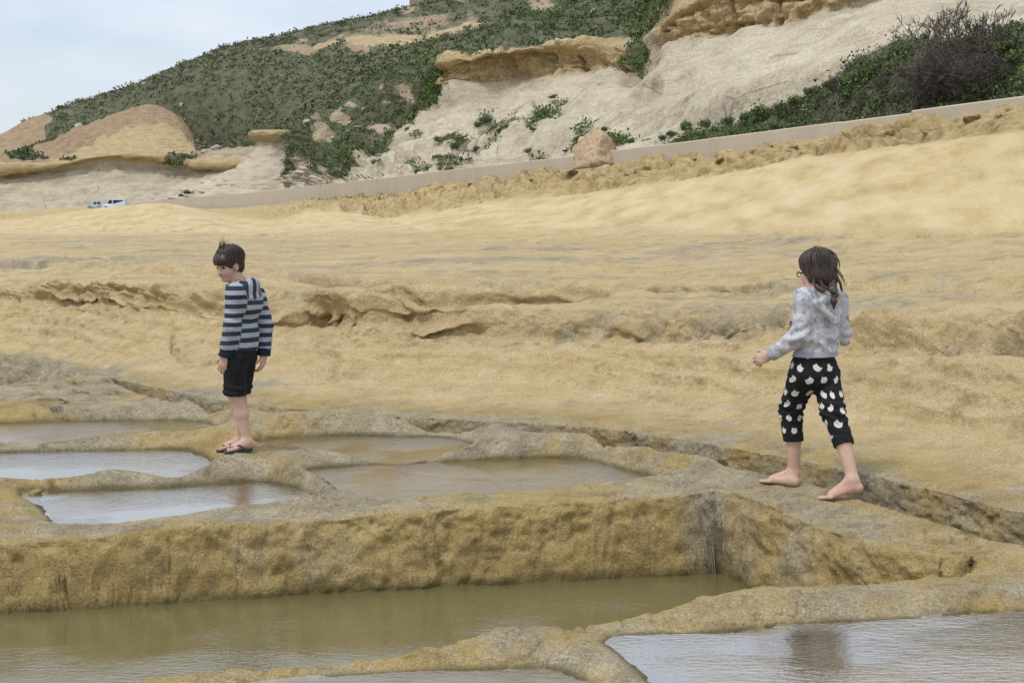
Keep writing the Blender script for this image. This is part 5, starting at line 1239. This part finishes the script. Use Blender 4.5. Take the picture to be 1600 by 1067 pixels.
th = np.linspace(0, 2 * math.pi, 17); sd = unit(np.cross(unit(tail - tie), ft)); part('hair_tie', *tubes([([tie + (sd * math.cos(a) + ft * math.sin(a)) * .012 for a in th], 1)], .006, .006, 6), M_TIE, hair)
g = np.random.default_rng(9); st = []
for i in range(300):
    an = g.uniform(-2.9, 2.9); r_ = g.uniform(.3, 1.0); dl, df = math.sin(an), math.cos(an); pts = []
    for q in np.linspace(0, 1, 7):
        w = (.2 + q * 1.3 * r_) * 1.35; k_ = 1.02 + .05 * g.random()
        pts.append(PH(-.014 + .112 * math.sin(w) * df * k_, .092 * math.sin(w) * dl * k_, .034 + .104 * math.cos(w)) + g.normal(0, .002, 3) + np.array([.012 * q, 0, 0]))
    pts = [p for p in pts if (p - PH(.06, 0, 0)) @ f_ < 0 or (p - PH(0, 0, 0)) @ u_ > .03]
    if len(pts) > 3: st.append((pts, g.uniform(.7, 1.4)))
def lock(a, b, c, n, jit, sc):
    for _ in range(n):
        e = g.normal(0, jit, (3, 3)); pa, pb, pc = a + e[0] * .6, b + e[1], c + e[2]
        st.append(([(1 - q) ** 2 * pa + 2 * q * (1 - q) * pb + q * q * pc for q in np.linspace(0, 1, 9)], sc * g.uniform(.7, 1.3)))
lock(PH(-.09, -.03, -.01), JG(1312, 436, -.1), JG(1315, 455, -.1), 22, .006, 1.2)      # lock blown to the side
lock(PH(-.08, -.03, .03), JG(1316, 425, -.1), JG(1319, 446, -.1), 9, .010, .7)
lock(PH(-.02, .07, -.03), JG(1266, 452, -.14), JG(1292, 458, -.16), 14, .008, 1.)       # loose hair across the hood
lock(PH(-.05, .05, -.04), JG(1282, 452, -.14), JG(1300, 452, -.16), 16, .008, 1.)
lock(PH(.0, 0, .13), JG(1272, 384, 0), JG(1285, 388, 0), 10, .008, .7)
part('hair_locks', *tubes(st, .0030, .0008), M_HAIRG, hair)

Hd = Field(np.minimum(wrl, ell_) - [.15, .25, .1], np.maximum(shr, wrr) + [.25, .15, .2], .0058); zhem = zpix(556, YG)
Hd.ell(chest - UP * .005, TA, (.112, .156, .125), .03); Hd.ell(belly, TA, (.108, .142, .13), .06); Hd.ell(pel + UP * .055, TA, (.114, .146, .11), .05); Hd.cone(shl - UP * .010, shr - UP * .010, .052, .052, .05)
for sh, el, wr in ((shl, ell_, wrl), (shr, elr, wrr)):
    ax = unit(wr - el); Hd.cone(sh, el, .055, .055, .04); Hd.cone(el, wr, .057, .040, .015, clip=[(wr + ax * .004, ax)])
hoodc = neck - ft * .105 - UP * .085; hu = unit(UP - ft * .45); hfx = unit(np.cross(lt, hu))
Hd.ell(hoodc, [hfx, lt, hu], (.040, .098, .105), .006)
tip = neck - ft * .150 - UP * .185
for q in (-1, 1):
    a_, m_ = neck + lt * .080 * q - UP * .025, neck + lt * .098 * q - ft * .105 - UP * .085
    Hd.cone(a_, m_, .020, .021, .010); Hd.cone(m_, tip, .021, .022, .010)
for k in range(12):
    a0, a1 = (math.pi * (.12 + 1.76 * k / 12)), (math.pi * (.12 + 1.76 * (k + 1) / 12)); rg = lambda a: neck + ft * .072 * math.cos(a) + lt * .078 * math.sin(a) + UP * (-.034 + .016 * math.cos(a) * (1 if math.cos(a) > 0 else 2.6)); Hd.cone(rg(a0), rg(a1), .020, .020, .010)
Hd.ell(neck - ft * .060 + UP * .02, TA, (.040, .066, .085), .010, cut=True); Hd.ell(neck + UP * .06, TA, (.054, .054, .06), .008, cut=True)
Vx, Q = Hd.mesh(); N_ = vnormals(Vx, Q); dl = seg(Vx, ell_, wrl); dr = seg(Vx, elr, wrr)
trim = ((dl[1] > .86) & (dl[0] < .07)) | ((dr[1] > .86) & (dr[0] < .07)) | ((Vx[:, 2] < zhem + .035) & (dl[0] > .062) & (dr[0] > .062))
fold = .007 * fbm3(Vx[:, 0] * 9, Vx[:, 1] * 9, Vx[:, 2] * 20, 3, 32) + .007 * np.sin(Vx[:, 2] * 80 + Vx[:, 0] * 12 + 4 * fbm3(Vx[:, 0] * 7, Vx[:, 1] * 7, Vx[:, 2] * 5, 2, 33)) * np.exp(-((Vx[:, 2] - zhem - .085) / .05) ** 2)
for el in (ell_, elr): fold = fold + .007 * np.sin((Vx[:, 2] - el[2]) * 110 - Vx[:, 0] * 60) * np.exp(-(np.linalg.norm(Vx - el, axis=1) / .08) ** 2)
Vx = Vx + N_ * fold[:, None]; low = (Vx[:, 2] < zhem) & (dl[0] > .062) & (dr[0] > .062); Vx[low, 2] = zhem
part('hoodie', Vx, Q, M_FLORAL, root, dict(trim=trim * .8))

Tr = Field(np.minimum(pel, ankl) - [.2, .3, .05], np.maximum(pel, ankr) + [.25, .3, .2], .0048)
Tr.ell(pel + UP * .015, TA, (.115, .142, .10), .03); Tr.ell(pel + UP * .075, TA, (.100, .130, .10), .03); Tr.ell(pel - ft * .045 - UP * .035, TA, (.085, .135, .085), .03)
zc = []
for hp, kn, an in ((hpl, knl, ankl), (hpr, knr, ankr)):
    cf = kn * .60 + an * .40 - ft * .012; cu = cf + (an - cf) * .14; ax = unit(an - kn); zc.append((cu, ax)); Tr.cone(hp, kn, .090, .067, .035); Tr.cone(kn, cu + ax * .05, .067, .056, .025, clip=[(cu, ax)]); Tr.cone(cu - ax * .045, cu + ax * .05, .0585, .0575, .004, clip=[(cu, ax)])
Vx, Q = Tr.mesh(); N_ = vnormals(Vx, Q)
kz = .5 * (knl[2] + knr[2]); Vx = Vx + N_ * ((.007 * fbm3(Vx[:, 0] * 13, Vx[:, 1] * 13, Vx[:, 2] * 24, 3, 42) + .005 * np.sin(Vx[:, 2] * 150 + Vx[:, 0] * 30 + 5 * fbm3(Vx[:, 0] * 9, Vx[:, 1] * 9, Vx[:, 2] * 9, 2, 43)) * np.exp(-((Vx[:, 2] - kz) / .10) ** 2)) * sstep(0, .05, np.minimum(*[np.abs((Vx - c) @ a) for c, a in zc])))[:, None]
dl, tl = seg(Vx, hpl, knl); dr, tr_ = seg(Vx, hpr, knr); left = dl < dr
axp = np.where(left[:, None], hpl + tl[:, None] * (knl - hpl), hpr + tr_[:, None] * (knr - hpr)); q = Vx - axp
pa = np.arctan2(q @ lt, q @ -ft) * .088 + np.where(left, 0, .037); pb = Vx[:, 2]
cell = np.array([.084, .076]); row = np.floor(pb / cell[1]); pa = pa + (row % 2) * .034; col_ = np.floor(pa / cell[0])
jx = hash2(col_.astype(int), row.astype(int), 3); jy = hash2(col_.astype(int), row.astype(int), 4); jr = (hash2(col_.astype(int), row.astype(int), 6) - .5) * 1.9
x = (pa / cell[0] - col_ - .5 - .30 * (jx - .5)) * cell[0]; y = (pb / cell[1] - row - .5 - .30 * (jy - .5)) * cell[1]; x, y = x * np.cos(jr) - y * np.sin(jr), x * np.sin(jr) + y * np.cos(jr)
headd = np.hypot(x / .0215, y / .0165) - 1; ears_ = np.minimum(*[np.maximum(np.maximum((y - .0245), -(y + .0)), np.abs(x - k * .0125 - k * .12 * (y - .01)) - (.0255 - y) * .38) / .018 for k in (-1, 1)])
cat = np.minimum(headd, ears_); cat = np.where(hash2(col_.astype(int), row.astype(int), 12) < .06, 1, cat); cu_d = np.minimum(*[np.abs((Vx - c) @ a) + 9 * (np.linalg.norm(Vx - c, axis=1) > .12) for c, a in zc])
cat = np.where(cu_d < .045, 1, cat)
part('trousers', Vx, Q, M_CAT, root, dict(cat=np.clip(.5 + cat * .5, 0, 1)))
